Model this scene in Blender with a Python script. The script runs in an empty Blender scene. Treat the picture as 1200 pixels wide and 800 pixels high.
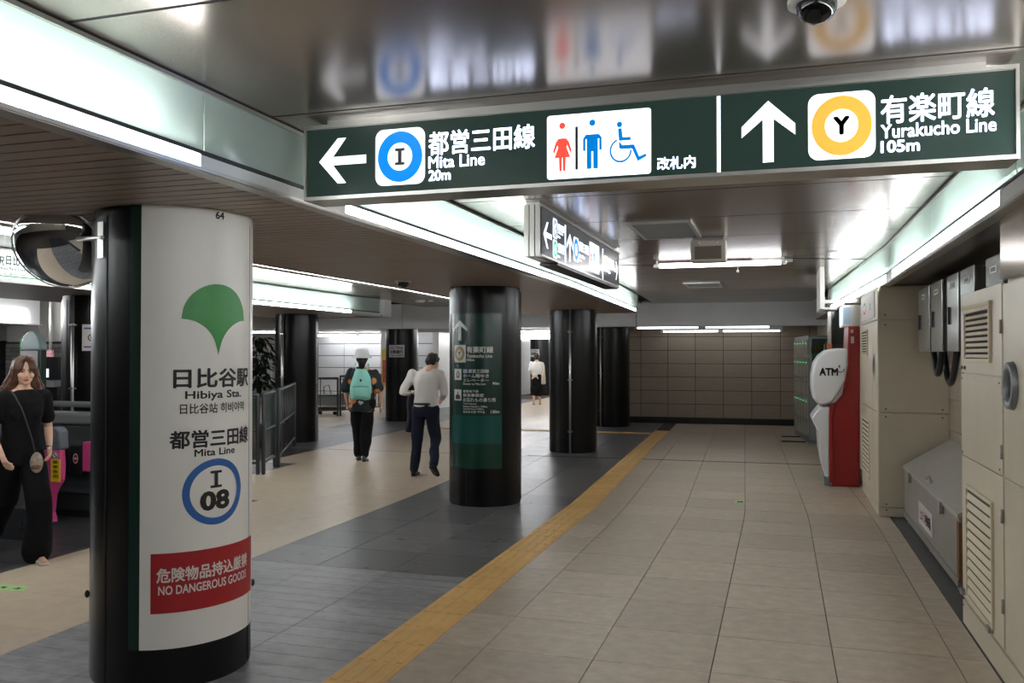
import bpy, math, random
import numpy as np
from mathutils import Matrix, Vector, noise
random.seed(4)
C = bpy.context.scene
COL = C.collection
# ------------------------------------------------------------------ camera
FPX, EYE = 1010.0, 1.65
YAW, PITCH = math.atan(314/1010), math.atan(14/1010)
cd = bpy.data.cameras.new('camera'); cam = bpy.data.objects.new('camera', cd); COL.objects.link(cam)
cd.sensor_width = 36; cd.lens = 36*FPX/1200; cd.clip_start = .05; cd.clip_end = 200
cam.location = (0, 0, EYE); cam.rotation_euler = (math.pi/2+PITCH, 0, YAW)
C.camera = cam
# ------------------------------------------------------------------ world and exposure
w = bpy.data.worlds.new('world'); C.world = w; w.use_nodes = True
w.node_tree.nodes['Background'].inputs[0].default_value = (.8, .85, .9, 1)
w.node_tree.nodes['Background'].inputs[1].default_value = .25
C.view_settings.view_transform = 'Standard'; C.view_settings.look = 'None'
C.view_settings.exposure = 0.35; C.view_settings.gamma = 1; C.view_settings.use_curve_mapping = False
LENS_E, COVE_E, TUBE_E, SIGN_E = 28.0, 17.0, 46.0, .95
# ------------------------------------------------------------------ picture geometry helpers (measuring on real planes)
_cy, _sy = math.cos(YAW), math.sin(YAW)
R_ = np.array([_cy, _sy, 0]); _F0 = np.array([-_sy, _cy, 0]); _U0 = np.array([0, 0, 1.])
F_ = _F0*math.cos(PITCH)+_U0*math.sin(PITCH); U_ = _U0*math.cos(PITCH)-_F0*math.sin(PITCH)
C_ = np.array([0, 0, EYE])
def ray(u, v): return FPX*F_+(u-600)*R_-(v-400)*U_
def atz(u, v, z=0): r = ray(u, v); return C_+(z-EYE)/r[2]*r
def atx(u, v, x): r = ray(u, v); return C_+x/r[0]*r
def aty(u, v, y): r = ray(u, v); return C_+y/r[1]*r
def pr(q): d = np.array(q)-C_; k = d@F_; return 600+FPX*(d@R_)/k, 400-FPX*(d@U_)/k
def P(x, y):                                   # the corridor bends a little to the left past y = 9.2
    t = max(0, y-9.2)
    return x-.038*t, y+.036*(x+1)*min(1, t/4)
# ------------------------------------------------------------------ materials
def lin(c):
    return tuple(((x/255)/12.92 if x/255 <= .04045 else ((x/255+.055)/1.055)**2.4) for x in c)
MATS = {}
def mat(name, rgb=(128, 128, 128), rough=.5, metal=0, emit=0, var=0, scale=8, stretch=(1, 1, 1), bump=0, coat=0, rnd=0, spec=.5, rvar=0):
    if name in MATS: return MATS[name]
    m = bpy.data.materials.new(name); m.use_nodes = True; nt = m.node_tree; b = nt.nodes['Principled BSDF']
    c = lin(rgb); b.inputs['Base Color'].default_value = (*c, 1); b.inputs['Roughness'].default_value = rough
    b.inputs['Metallic'].default_value = metal; b.inputs['Coat Weight'].default_value = coat; b.inputs['Coat Roughness'].default_value = .08
    b.inputs['Specular IOR Level'].default_value = spec
    if emit: b.inputs['Emission Color'].default_value = (*c, 1); b.inputs['Emission Strength'].default_value = emit
    if var or bump or rnd or rvar:
        tc = nt.nodes.new('ShaderNodeTexCoord'); mp = nt.nodes.new('ShaderNodeMapping'); mp.inputs['Scale'].default_value = stretch
        ge = nt.nodes.new('ShaderNodeNewGeometry'); nt.links.new(ge.outputs['Position'], mp.inputs[0])
        n = nt.nodes.new('ShaderNodeTexNoise'); n.inputs['Scale'].default_value = scale; n.inputs['Detail'].default_value = 6; n.inputs['Roughness'].default_value = .65
        nt.links.new(mp.outputs[0], n.inputs[0])
        val = n.outputs[0]
        if var or rnd:
            mr = nt.nodes.new('ShaderNodeMapRange'); mr.inputs[1].default_value = .3; mr.inputs[2].default_value = .7
            mr.inputs[3].default_value = 1-var; mr.inputs[4].default_value = 1+var; nt.links.new(val, mr.inputs[0]); f = mr.outputs[0]
            if rnd:
                oi = nt.nodes.new('ShaderNodeObjectInfo'); m2 = nt.nodes.new('ShaderNodeMapRange')
                m2.inputs[3].default_value = 1-rnd; m2.inputs[4].default_value = 1+rnd; nt.links.new(oi.outputs['Random'], m2.inputs[0])
                mu = nt.nodes.new('ShaderNodeMath'); mu.operation = 'MULTIPLY'; nt.links.new(f, mu.inputs[0]); nt.links.new(m2.outputs[0], mu.inputs[1]); f = mu.outputs[0]
            vm = nt.nodes.new('ShaderNodeVectorMath'); vm.operation = 'SCALE'; vm.inputs[0].default_value = c; nt.links.new(f, vm.inputs['Scale'])
            nt.links.new(vm.outputs[0], b.inputs['Base Color'])
        if rvar:
            m3 = nt.nodes.new('ShaderNodeMapRange'); m3.inputs[1].default_value = .3; m3.inputs[2].default_value = .7
            m3.inputs[3].default_value = max(.02, rough-rvar); m3.inputs[4].default_value = rough+rvar; nt.links.new(val, m3.inputs[0]); nt.links.new(m3.outputs[0], b.inputs['Roughness'])
        if bump:
            bp = nt.nodes.new('ShaderNodeBump'); bp.inputs['Strength'].default_value = bump; bp.inputs['Distance'].default_value = .01
            nt.links.new(val, bp.inputs['Height']); nt.links.new(bp.outputs[0], b.inputs['Normal'])
    MATS[name] = m; return m
def frosted(name, tint, k_t=.35, k_g=.12):
    m = bpy.data.materials.new(name); m.use_nodes = True; nt = m.node_tree; nt.nodes.remove(nt.nodes['Principled BSDF'])
    out = nt.nodes['Material Output']; t = nt.nodes.new('ShaderNodeBsdfTransparent'); s = nt.nodes.new('ShaderNodeBsdfTranslucent')
    d = nt.nodes.new('ShaderNodeBsdfDiffuse'); g = nt.nodes.new('ShaderNodeBsdfGlossy')
    c = (*lin(tint), 1)
    for n in (t, s, d): n.inputs[0].default_value = c
    g.inputs[0].default_value = (.9, .9, .9, 1); g.inputs[1].default_value = .12
    a = nt.nodes.new('ShaderNodeMixShader'); a.inputs[0].default_value = .4; nt.links.new(s.outputs[0], a.inputs[1]); nt.links.new(d.outputs[0], a.inputs[2])
    b = nt.nodes.new('ShaderNodeMixShader'); b.inputs[0].default_value = k_t; nt.links.new(a.outputs[0], b.inputs[1]); nt.links.new(t.outputs[0], b.inputs[2])
    e = nt.nodes.new('ShaderNodeMixShader'); e.inputs[0].default_value = k_g; nt.links.new(b.outputs[0], e.inputs[1]); nt.links.new(g.outputs[0], e.inputs[2])
    nt.links.new(e.outputs[0], out.inputs[0]); return m
def emis(name, rgb, k):
    if name in MATS: return MATS[name]
    m = bpy.data.materials.new(name); m.use_nodes = True; nt = m.node_tree; nt.nodes.remove(nt.nodes['Principled BSDF'])
    e = nt.nodes.new('ShaderNodeEmission'); e.inputs[0].default_value = (*lin(rgb), 1); e.inputs[1].default_value = k
    nt.links.new(e.outputs[0], nt.nodes['Material Output'].inputs[0]); MATS[name] = m; return m
def lightbox(name, rgb, k):      # backlit sign face behind a satin cover
    return mat(name, rgb, rough=.2, emit=k, spec=.2)
M_TILE = mat('pale floor tile', (186, 172, 155), .42, var=.2, scale=9, stretch=(1, 1.3, 1), rnd=.08, bump=.06, rvar=.08)
M_TILE2 = mat('cream floor tile', (212, 194, 170), .34, var=.09, scale=7, rnd=.03)
M_SLATE = mat('slate floor tile', (104, 104, 105), .36, var=.6, scale=6, stretch=(1, 3, 1), rnd=.16, bump=.08, rvar=.1)
M_PLANK = mat('slate floor plank', (140, 140, 143), .42, var=.36, scale=7, stretch=(1, 1.5, 1), rnd=.14, bump=.05, rvar=.08)
M_GATEF = mat('gate floor stone', (62, 62, 64), .3, var=.35, scale=3, rnd=.3)
M_GROUT = mat('floor grout', (72, 64, 56), .8)
M_DGROUT = mat('dark floor grout', (45, 45, 48), .8)
M_TACT = mat('tactile yellow tile', (226, 184, 116), .55, var=.08, scale=7, rnd=.05)
M_CEIL = mat('metal ceiling panel', (134, 122, 113), .22, metal=.72, var=.06, scale=2, rnd=.05)
M_SLAT = mat('grey soffit slat', (168, 153, 144), .42, metal=.2, var=.05, scale=3, rnd=.04)
M_GAP = mat('dark gap', (22, 21, 21), .8)
M_BLACK = mat('black polished stone', (13, 13, 14), .30, var=.3, scale=6, stretch=(6, 6, .6), spec=.32)
M_BEAM = mat('grey painted beam', (234, 235, 238), .6, var=.04, scale=3)
M_ALU = mat('aluminium', (196, 194, 190), .3, metal=.85)
M_STEEL = mat('brushed steel', (165, 163, 160), .3, metal=.9, var=.05, scale=20, stretch=(1, 1, .1))
M_DARKM = mat('dark metal', (52, 53, 56), .4, metal=.5)
M_WHITE = mat('white enamel', (225, 224, 220), .35)
M_WRAP = mat('white column wrap', (230, 227, 222), .33, var=.03, scale=3, stretch=(1, 1, .4))
M_BEIGE = mat('beige steel cabinet', (200, 190, 169), .34, metal=.15, var=.05, scale=3, spec=.6)
M_BEIGEL = mat('beige louvre', (204, 192, 166), .45, var=.05)
M_BWALL = mat('beige wall tile', (152, 138, 122), .5, var=.10, scale=4, stretch=(1, 1, 6), rnd=.05)
M_PANEL = mat('pale wall panel', (222, 223, 226), .3, metal=.2, var=.03)
M_GREEN = mat('dark green strip', (12, 44, 36), .3)
M_INK = mat('black ink', (18, 18, 20), .5)
M_LENS = emis('fluorescent lens', (250, 253, 255), LENS_E)
M_LENSD = mat('unlit lens', (214, 216, 214), .35, metal=.3)
M_TUBE = emis('fluorescent tube', (250, 252, 255), TUBE_E); M_TUBE_C = emis('cove tube', (250, 252, 255), COVE_E); M_TUBE_R = emis('cove tube dim', (248, 252, 252), 9.0); M_TUBE_D = emis('thin tube', (250, 252, 255), 5.0); M_TUBE_B = emis('bare tube', (250, 250, 255), 8.0)
M_GLASS = frosted('frosted glass', (226, 237, 233))
M_CLEAR = frosted('clear smoked glass', (120, 135, 135), .72, .16)
# ------------------------------------------------------------------ mesh builder
class MB:
    def __init__(s): s.v = []; s.f = []
    def add(s, vs, fs):
        n = len(s.v); s.v += [tuple(map(float, p)) for p in vs]; s.f += [tuple(i+n for i in f) for f in fs]; return s
    def box(s, x0, x1, y0, y1, z0, z1):
        return s.add([(x0, y0, z0), (x1, y0, z0), (x1, y1, z0), (x0, y1, z0), (x0, y0, z1), (x1, y0, z1), (x1, y1, z1), (x0, y1, z1)],
                     [(0, 3, 2, 1), (4, 5, 6, 7), (0, 1, 5, 4), (1, 2, 6, 5), (2, 3, 7, 6), (3, 0, 4, 7)])
    def pbox(s, x0, x1, y0, y1, z0, z1, n=1):       # box bent with the corridor
        ys = [y0+(y1-y0)*i/n for i in range(n+1)] if n > 1 else [y0, y1]
        if y0 < 9.2 < y1 and n > 1: ys = sorted(set(ys+[9.2]))
        vs = []; fs = []
        for y in ys:
            a = P(x0, y); b = P(x1, y); vs += [(*a, z0), (*b, z0), (*b, z1), (*a, z1)]
        for i in range(len(ys)-1):
            k = 4*i
            for j in range(4): fs.append((k+j, k+(j+1) % 4, k+4+(j+1) % 4, k+4+j))
        k = 4*(len(ys)-1); fs += [(3, 2, 1, 0), (k, k+1, k+2, k+3)]
        fs = [f[::-1] for f in fs]
        return s.add(vs, fs)
    def quad(s, a, b, c, d): return s.add([a, b, c, d], [(0, 1, 2, 3)])
    def cyl(s, x, y, z0, z1, r, n=32, r2=None):
        r2 = r if r2 is None else r2; vs = []
        for z, q in ((z0, r), (z1, r2)): vs += [(x+q*math.cos(6.28318*i/n), y+q*math.sin(6.28318*i/n), z) for i in range(n)]
        return s.add(vs, [(i, (i+1) % n, n+(i+1) % n, n+i) for i in range(n)]+[tuple(range(n))[::-1], tuple(range(n, 2*n))])
    def loft(s, rings, cap=True):
        n = len(rings[0]); vs = [p for r in rings for p in r]; fs = []
        for k in range(len(rings)-1):
            for i in range(n): fs.append((k*n+i, k*n+(i+1) % n, (k+1)*n+(i+1) % n, (k+1)*n+i))
        if cap: fs += [tuple(range(n))[::-1], tuple(range((len(rings)-1)*n, len(rings)*n))]
        return s.add(vs, fs)
    def chain(s, pts, n=10, sq=1.0, up=None):        # round tube along points with radii, rounded ends; sq flattens
        ps = [Vector(p) for p, r in pts]; rs = [r for p, r in pts]
        d0 = (ps[1]-ps[0]).normalized(); d1 = (ps[-1]-ps[-2]).normalized()
        P2 = [ps[0]-d0*rs[0]*.85]+[ps[0]-d0*rs[0]*.5]+ps+[ps[-1]+d1*rs[-1]*.5]+[ps[-1]+d1*rs[-1]*.85]
        R2 = [rs[0]*.35, rs[0]*.82]+rs+[rs[-1]*.82, rs[-1]*.35]
        rings = []; ref = Vector(up) if up else Vector((0, 1, .01))
        for i, p in enumerate(P2):
            a = P2[max(0, i-1)]; b = P2[min(len(P2)-1, i+1)]; t = (b-a).normalized()
            if abs(t.dot(ref.normalized())) > .95: u_ = t.cross(Vector((1, 0, 0))).normalized()
            else: u_ = t.cross(ref).normalized()
            w_ = t.cross(u_).normalized()
            rings.append([p+u_*R2[i]*math.cos(6.28318*k/n)+w_*R2[i]*sq*math.sin(6.28318*k/n) for k in range(n)])
        return s.loft(rings)
    def ell(s, c, rx, ry, rz, n=16, m=10):
        rings = []
        for j in range(m+1):
            t = math.pi*(.02+.96*j/m)
            rings.append([(c[0]+rx*math.sin(t)*math.cos(6.28318*k/n), c[1]+ry*math.sin(t)*math.sin(6.28318*k/n), c[2]-rz*math.cos(t)) for k in range(n)])
        return s.loft(rings)
    def rings(s, L, n=20):                           # vertical loft of ellipses (z, cx, cy, rx, ry)
        return s.loft([[(cx+rx*math.cos(6.28318*k/n), cy+ry*math.sin(6.28318*k/n), z) for k in range(n)] for z, cx, cy, rx, ry in L])
    def build(s, name, m, parent=None, smooth=False, local=False):
        me = bpy.data.meshes.new(name)
        v = s.v
        if parent is not None and not local:
            M = FR[parent.name].inverted(); v = [tuple(M @ Vector(p)) for p in v]
        me.from_pydata(v, [], s.f); me.validate(); me.update()
        return link(name, me, m, parent, smooth)
FR = {}
def link(name, me, m, parent=None, smooth=False):
    o = bpy.data.objects.new(name, me); COL.objects.link(o)
    if m: me.materials.clear(); me.materials.append(m)
    if smooth:
        me.polygons.foreach_set('use_smooth', [True]*len(me.polygons))
        if smooth == 'a':
            try: me.set_sharp_from_angle(angle=.7)
            except Exception: pass
    FR[o.name] = Matrix.Identity(4)
    if parent is not None: o.parent = parent; FR[o.name] = FR[parent.name]
    return o
def thing(name, label, cat, loc=(0, 0, 0), rz=0, group=None):
    o = bpy.data.objects.new(name, None); COL.objects.link(o); o.location = loc; o.rotation_euler = (0, 0, rz); o.empty_display_size = .1
    o['label'] = label; o['category'] = cat
    if group: o['group'] = group
    FR[o.name] = Matrix.Translation(Vector(loc)) @ Matrix.Rotation(rz, 4, 'Z'); return o
def tag(o, label, cat, group=None):
    o['label'] = label; o['category'] = cat
    if group: o['group'] = group
    return o
def struct(o): o['kind'] = 'structure'; return o
def bevel(o, wdt=.006, seg=2):
    b = o.modifiers.new('bevel', 'BEVEL'); b.width = wdt; b.segments = seg; b.limit_method = 'ANGLE'; return o
def blob(mb, voxel, name, m, parent, disp=0, dscale=6, sm=4, local=True):
    me = bpy.data.meshes.new('t'); me.from_pydata(mb.v, [], mb.f); me.update()
    o = bpy.data.objects.new('t', me); COL.objects.link(o)
    r = o.modifiers.new('r', 'REMESH'); r.mode = 'VOXEL'; r.voxel_size = voxel
    k = o.modifiers.new('s', 'SMOOTH'); k.iterations = sm; k.factor = .5
    dg = bpy.context.evaluated_depsgraph_get(); dg.update()
    me2 = bpy.data.meshes.new_from_object(o.evaluated_get(dg)); me2.name = name
    bpy.data.objects.remove(o); bpy.data.meshes.remove(me)
    if disp:
        nv = len(me2.vertices); co = np.empty(nv*3); me2.vertices.foreach_get('co', co); co = co.reshape(-1, 3)
        no = np.array([v.normal[:] for v in me2.vertices])
        for i in range(nv):
            p = co[i]; co[i] = p+no[i]*disp*noise.noise(Vector((p[0]*dscale, p[1]*dscale, p[2]*dscale*.55)))
        me2.vertices.foreach_set('co', co.ravel()); me2.update()
    return link(name, me2, m, parent, True)
# ------------------------------------------------------------------ flat print: text and symbols
def text_mesh(s, bold=0.0):
    c = bpy.data.curves.new('t', 'FONT'); c.body = s; c.size = 1; c.resolution_u = 3
    o = bpy.data.objects.new('t', c); COL.objects.link(o)
    dg = bpy.context.evaluated_depsgraph_get(); dg.update()
    me = bpy.data.meshes.new_from_object(o.evaluated_get(dg))
    v = [list(p.co) for p in me.vertices]; f = [tuple(p.vertices) for p in me.polygons]
    bpy.data.objects.remove(o); bpy.data.curves.remove(c); bpy.data.meshes.remove(me)
    if not v: return [], []
    if bold:
        V = []; Fa = []
        for dx, dy in ((0, 0), (bold, 0), (-bold, 0), (0, bold), (0, -bold), (bold*.7, bold*.7), (-bold*.7, bold*.7), (bold*.7, -bold*.7), (-bold*.7, -bold*.7)):
            n = len(V); V += [(p[0]+dx, p[1]+dy) for p in v]; Fa += [tuple(i+n for i in q) for q in f]
        v, f = V, Fa
    a = np.array([p[:2] for p in v]); mn = a.min(0); mx = a.max(0); a = (a-mn)/np.maximum(mx-mn, 1e-6)
    return a, f
class Art:                                           # print mapped on a surface: fn(s, t) -> 3D
    def __init__(s, fn): s.fn = fn
    def text(s, body, m, rect, parent, name='lettering', bold=.02):
        a, f = text_mesh(body, bold); x0, y0, x1, y1 = rect
        return MB().add([s.fn(x0+p[0]*(x1-x0), y0+p[1]*(y1-y0)) for p in a], f).build(name, m, parent)
    def poly(s, pts, m, parent, name='mark', sub=0):
        if sub: pts = [tuple(np.array(pts[i])*(1-k/sub)+np.array(pts[(i+1) % len(pts)])*(k/sub)) for i in range(len(pts)) for k in range(sub)]
        return MB().add([s.fn(*p) for p in pts], [tuple(range(len(pts)))]).build(name, m, parent)
    def ring(s, cx, cy, rx, ry, k, m, parent, name='ring', n=48):
        vs = []; fs = []
        for i in range(n):
            a = 6.283185*i/n; vs += [s.fn(cx+rx*math.cos(a), cy+ry*math.sin(a)), s.fn(cx+rx*k*math.cos(a), cy+ry*k*math.sin(a))]
            j = (i+1) % n; fs.append((2*i, 2*j, 2*j+1, 2*i+1))
        return MB().add(vs, fs).build(name, m, parent)
    def disc(s, cx, cy, rx, ry, m, parent, name='disc', n=32):
        return MB().add([s.fn(cx+rx*math.cos(6.283185*i/n), cy+ry*math.sin(6.283185*i/n)) for i in range(n)], [tuple(range(n))]).build(name, m, parent)
    def rrect(s, x0, y0, x1, y1, r, m, parent, name='plate', ry=None):
        ry = ry or r; pts = []
        for cx, cy, a0 in ((x1-r, y1-ry, 0), (x0+r, y1-ry, 90), (x0+r, y0+ry, 180), (x1-r, y0+ry, 270)):
            for k in range(7): a = math.radians(a0+15*k); pts.append((cx+r*math.cos(a), cy+ry*math.sin(a)))
        return MB().add([s.fn(*p) for p in pts], [tuple(range(len(pts)))]).build(name, m, parent)
    def grid(s, x0, y0, x1, y1, m, parent, name='sheet', n=24, k=1):
        vs = []; fs = []
        for j in range(k+1):
            for i in range(n+1): vs.append(s.fn(x0+(x1-x0)*i/n, y0+(y1-y0)*j/k))
        for j in range(k):
            for i in range(n): q = j*(n+1)+i; fs.append((q, q+1, q+n+2, q+n+1))
        return MB().add(vs, fs).build(name, m, parent, smooth=True)
def arrow_pts(x0, y0, x1, y1, d, t=.26):             # arrow in the box, d in 'lrud'
    # unit arrow pointing up
    u = [(0.5-t/2*.85, 0), (.5+t/2*.85, 0), (.5+t/2*.85, .70), (1, .42), (1, .60), (.5, 1), (0, .60), (0, .42), (.5-t/2*.85, .70)]
    out = []
    for a, b in u:
        if d == 'u': p = (a, b)
        elif d == 'l': p = (1-b, a)
        elif d == 'r': p = (b, a)
        else: p = (a, 1-b)
        out.append((x0+p[0]*(x1-x0), y0+p[1]*(y1-y0)))
    return out
# ================================================================== THE SETTING
ZC, ZS, ZR = 2.72, 2.385, 2.34
XL, XR = -2.2, 1.0
floor = struct(MB().box(-24, 3.5, -7, 40, -.25, -.012).build('floor', M_GROUT))
# dark grout bed under the slate and the gate area
bed = MB(); bed.pbox(-4.08, -2.2, -1, 18.4, -.02, -.010, 12); bed.build('grout_bed', M_DGROUT, floor)
def tile(name, m, x0, x1, y0, y1, zt=0.0, g=.003, lst=None):
    mb = MB(); mb.pbox(x0+g, x1-g, y0+g*.75, y1-g*.75, -.012, zt)
    if lst is not None: lst.append((math.hypot(x0+x1, y0+y1), mb.v, mb.f, m, name, abs((x0+x1)/2/ max(.1, (y0+y1)/2)))); return
    return mb.build(name, m, floor)
def flush(lst, lim, stuffname):
    lst.sort(key=lambda q: q[0]); rest = MB(); m = None
    for i, q in enumerate(lst):
        b = MB(); b.v = q[1]; b.f = q[2]
        if i < lim: b.build(q[4], q[3], floor)
        else: rest.add(q[1], q[2]); m = q[3]
    if rest.v: o = rest.build(stuffname, m, floor); o['kind'] = 'stuff'
YJ = 13.52
def rows(y0, y1, d):
    out = [y0+i*d for i in range(int((y1-y0)/d)+2)]; out = [y for y in out if y < y1-.05]+[y1]
    return out
lst = []
xs = [-1.9, -1.59, -.97, -.35, .27, .89, 1.06]
ys = rows(.35, YJ-.03, .605)
ys2 = rows(YJ+.03, 20.6, .62)
for seq in (ys, ys2):
    for a, b in zip(seq[:-1], seq[1:]):
        for x0, x1 in zip(xs[:-1], xs[1:]): tile('stone_tile', M_TILE, x0, x1, a, b, lst=lst)
flush(lst, 210, 'far_stone_tiles')
# slate band: narrow planks near the camera, square tiles beyond
lst = []; sx = [-4.08, -3.453, -2.827, -2.2]
for a, b in zip(*(lambda r: (r[:-1], r[1:]))([1.0+.151*i for i in range(34)])):
    for x0, x1 in zip(sx[:-1], sx[1:]): tile('slate_plank', M_PLANK, x0, x1, a, b, g=.002, lst=lst)
y6 = 1.0+.151*33
flush(lst, 200, 'far_slate_planks')
lst = []
for seq in (rows(y6, YJ-.03, .62), rows(YJ+.03, 20.6, .62)):
    for a, b in zip(seq[:-1], seq[1:]):
        for x0, x1 in zip(sx[:-1], sx[1:]): tile('slate_tile', M_SLATE, x0, x1, a, b, g=.003, lst=lst)
for seq in (rows(YJ+.03, 30, .62),):
    for a, b in zip(seq[:-1], seq[1:]):
        for x0, x1 in ((-9.3, -8.7), (-8.7, -8.1), (-8.1, -7.45)): tile('slate_tile', M_SLATE, x0, x1, a, b, g=.003, lst=lst)
flush(lst, 200, 'far_slate_tiles')
lst = []
cx = [-7.45, -6.84, -6.2, -5.62, -5.0, -4.54, -4.08]
def creamok(xm, ym): return xm > -5.62 or (xm > -6.84 and ym > 8.6) or ym > 11.6
for seq in (rows(1.0, YJ-.03, .62), rows(YJ+.03, 34, .62)):
    for a, b in zip(seq[:-1], seq[1:]):
        for x0, x1 in zip(cx[:-1], cx[1:]):
            if creamok((x0+x1)/2, (a+b)/2): tile('cream_tile', M_TILE2, x0, x1, a, b, g=.0012, lst=lst)
            else: tile('gate_floor_tile', M_GATEF, x0, x1, a, b, g=.002, lst=lst)
flush([q for q in lst if q[4] == 'cream_tile'], 220, 'far_cream_tiles')
gl = [q for q in lst if q[4] != 'cream_tile']; lst = gl
for a, b in zip(*(lambda r: (r[:-1], r[1:]))(rows(2, YJ-.03, .62))):
    for k in range(9): tile('gate_floor_tile', M_GATEF, -7.45-.62*(k+1), -7.45-.62*k, a, b, g=.002, lst=lst)
flush(lst, 120, 'far_gate_tiles')
lst = []
for a, b in zip(*(lambda r: (r[:-1], r[1:]))(rows(YJ+.03, 34, .62))):
    for k in range(10): tile('far_hall_tile', M_TILE2, -9.3-.62*(k+1), -9.3-.62*k, a, b, lst=lst)
    if a > 20.6:
        for k in range(7): tile('far_hall_tile', M_TILE2, -4.08+.62*k, -4.08+.62*(k+1), a, b, lst=lst)
flush(lst, 0, 'far_hall_tiles')
# border strip of the gate floor, expansion joint
for a in range(12): MB().box(-5.66, -5.60, 1+a*.62, 1+a*.62+.61, -.012, .001).build('border_strip', mat('grey border stone', (84, 84, 84), .4, var=.2, scale=12), floor)
mb = MB(); mb.pbox(-9.3, 1.06, YJ-.03, YJ+.03, -.012, .0005); struct(mb.build('trim_1', M_GAP))
mb = MB(); mb.pbox(-9.3, -3.75, YJ-.02, YJ+.03, .0005, .003); struct(mb.build('trim_2', M_ALU))
# tactile strip: each tile with four raised bars
def tactile(x0, x1, y0, y1, along):
    mb = MB(); mb.pbox(x0+.001, x1-.001, y0+.001, y1-.001, -.012, .002)
    for k in range(4):
        if along: a = x0+(x1-x0)*(k+.22)/4; mb.pbox(a, a+.035, y0+.02, y1-.02, .002, .006)
        else: a = y0+(y1-y0)*(k+.22)/4; mb.pbox(x0+.02, x1-.02, a, a+.035, .002, .006)
    mb.build('tactile_tile', M_TACT, floor)
for i in range(54):
    y = 2.4+.3*i
    if abs(y+.15-YJ) > .1: tactile(-2.2, -1.9, y, y+.3, True)
for i in range(16): tactile(-2.22-.3*(i+1), -2.22-.3*i, 17.75, 18.05, False)
MB().box(1.06, 1.62, -5, 13, -.012, -.002).build('gutter_floor', mat('recess concrete', (88, 88, 86), .7, var=.2, scale=9), floor)

ceiling = struct(MB().box(-24, 3.5, -7, 40, 2.80, 2.95).build('ceiling', M_GAP))
# raised ceiling panels of the corridor
yj = [-5.97+1.17*i for i in range(22)]
for a, b in zip(yj[:-1], yj[1:]):
    b = min(b, 18.7)
    if a < 18.6: mb = MB(); mb.pbox(XL, XR, a+.009, b-.009, ZC, ZC+.02); mb.build('ceiling_panel', M_CEIL, ceiling)
for a in yj[1:]:
    if a < 18.6: mb = MB(); mb.pbox(XL, XR, a-.009, a+.009, ZC+.002, ZC+.012); mb.build('panel_joint', M_GAP, ceiling)
# gate hall raised ceiling
for a, b in zip(yj[:-1], yj[1:]):
    b = min(b, 18.7)
    if a < 18.6 and a > -1.5: mb = MB(); mb.pbox(-7.45, -4.15, a+.009, b-.009, ZC, ZC+.02); mb.build('ceiling_panel', M_CEIL, ceiling)
# slatted soffits
mb = MB(); mb.pbox(-4.15, XL-.06, -6, 15.6, ZS+.012, ZS+.03, 10); mb.build('soffit_backing', M_GAP, ceiling)
n = 0
for i in range(150):
    y = .65+.1*i
    if y > 15.5: break
    mb = MB(); mb.pbox(-4.12, XL-.07, y+.006, y+.1-.006, ZS-.004, ZS+.012); mb.build('ceiling_slat', M_SLAT, ceiling)
mb = MB(); mb.pbox(-4.12, XL-.07, -6, .65, ZS-.004, ZS+.012); mb.build('soffit_sheet', M_SLAT, ceiling)
mb = MB(); mb.pbox(-4.15, XL-.02, 15.52, 15.6, ZS-.004, ZC+.05); mb.build('soffit_end', M_BEAM, ceiling)
mb = MB(); mb.pbox(-4.0, XL-.28, 15.6, 18.7, ZC, ZC+.02); mb.build('ceiling_panel', M_SLAT, ceiling)
mb = MB(); mb.box(-9.9, -7.55, -2, 15.9, ZS, ZS+.03); mb.build('soffit_sheet', M_SLAT, ceiling)
mb = MB(); mb.box(-10, -7.5, 15.6, 15.9, ZS, ZC+.06); mb.build('soffit_end', M_BEAM, ceiling)
mb = MB(); mb.box(-22, -9.9, -2, 18.0, ZC, ZC+.03); mb.build('ceiling_panel', M_CEIL, ceiling)
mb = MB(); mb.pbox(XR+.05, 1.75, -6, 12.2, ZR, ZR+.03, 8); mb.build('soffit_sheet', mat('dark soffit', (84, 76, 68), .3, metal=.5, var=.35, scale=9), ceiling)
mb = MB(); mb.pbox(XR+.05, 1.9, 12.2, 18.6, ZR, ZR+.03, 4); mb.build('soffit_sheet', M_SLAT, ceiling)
# beam across the far end and low ceiling behind it
mb = MB()
for x0, x1 in ((-24, -8.0), (-7.98, -4.4), (-4.38, -2.6), (-2.58, 3.4)): mb = MB(); mb.pbox(x0, x1, 18.55, 18.95, 2.23, ZC+.07); struct(mb.build('trim_3' if x0 < -20 else 'trim_4' if x0 < -7 else 'trim_5' if x0 < -4 else 'trim_6', M_BEAM))
mb = MB(); mb.pbox(-24, 3.4, 18.8, 38, 2.29, 2.34); mb.build('low_ceiling', mat('low ceiling', (132, 132, 134), .5, var=.05), ceiling)
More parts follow.
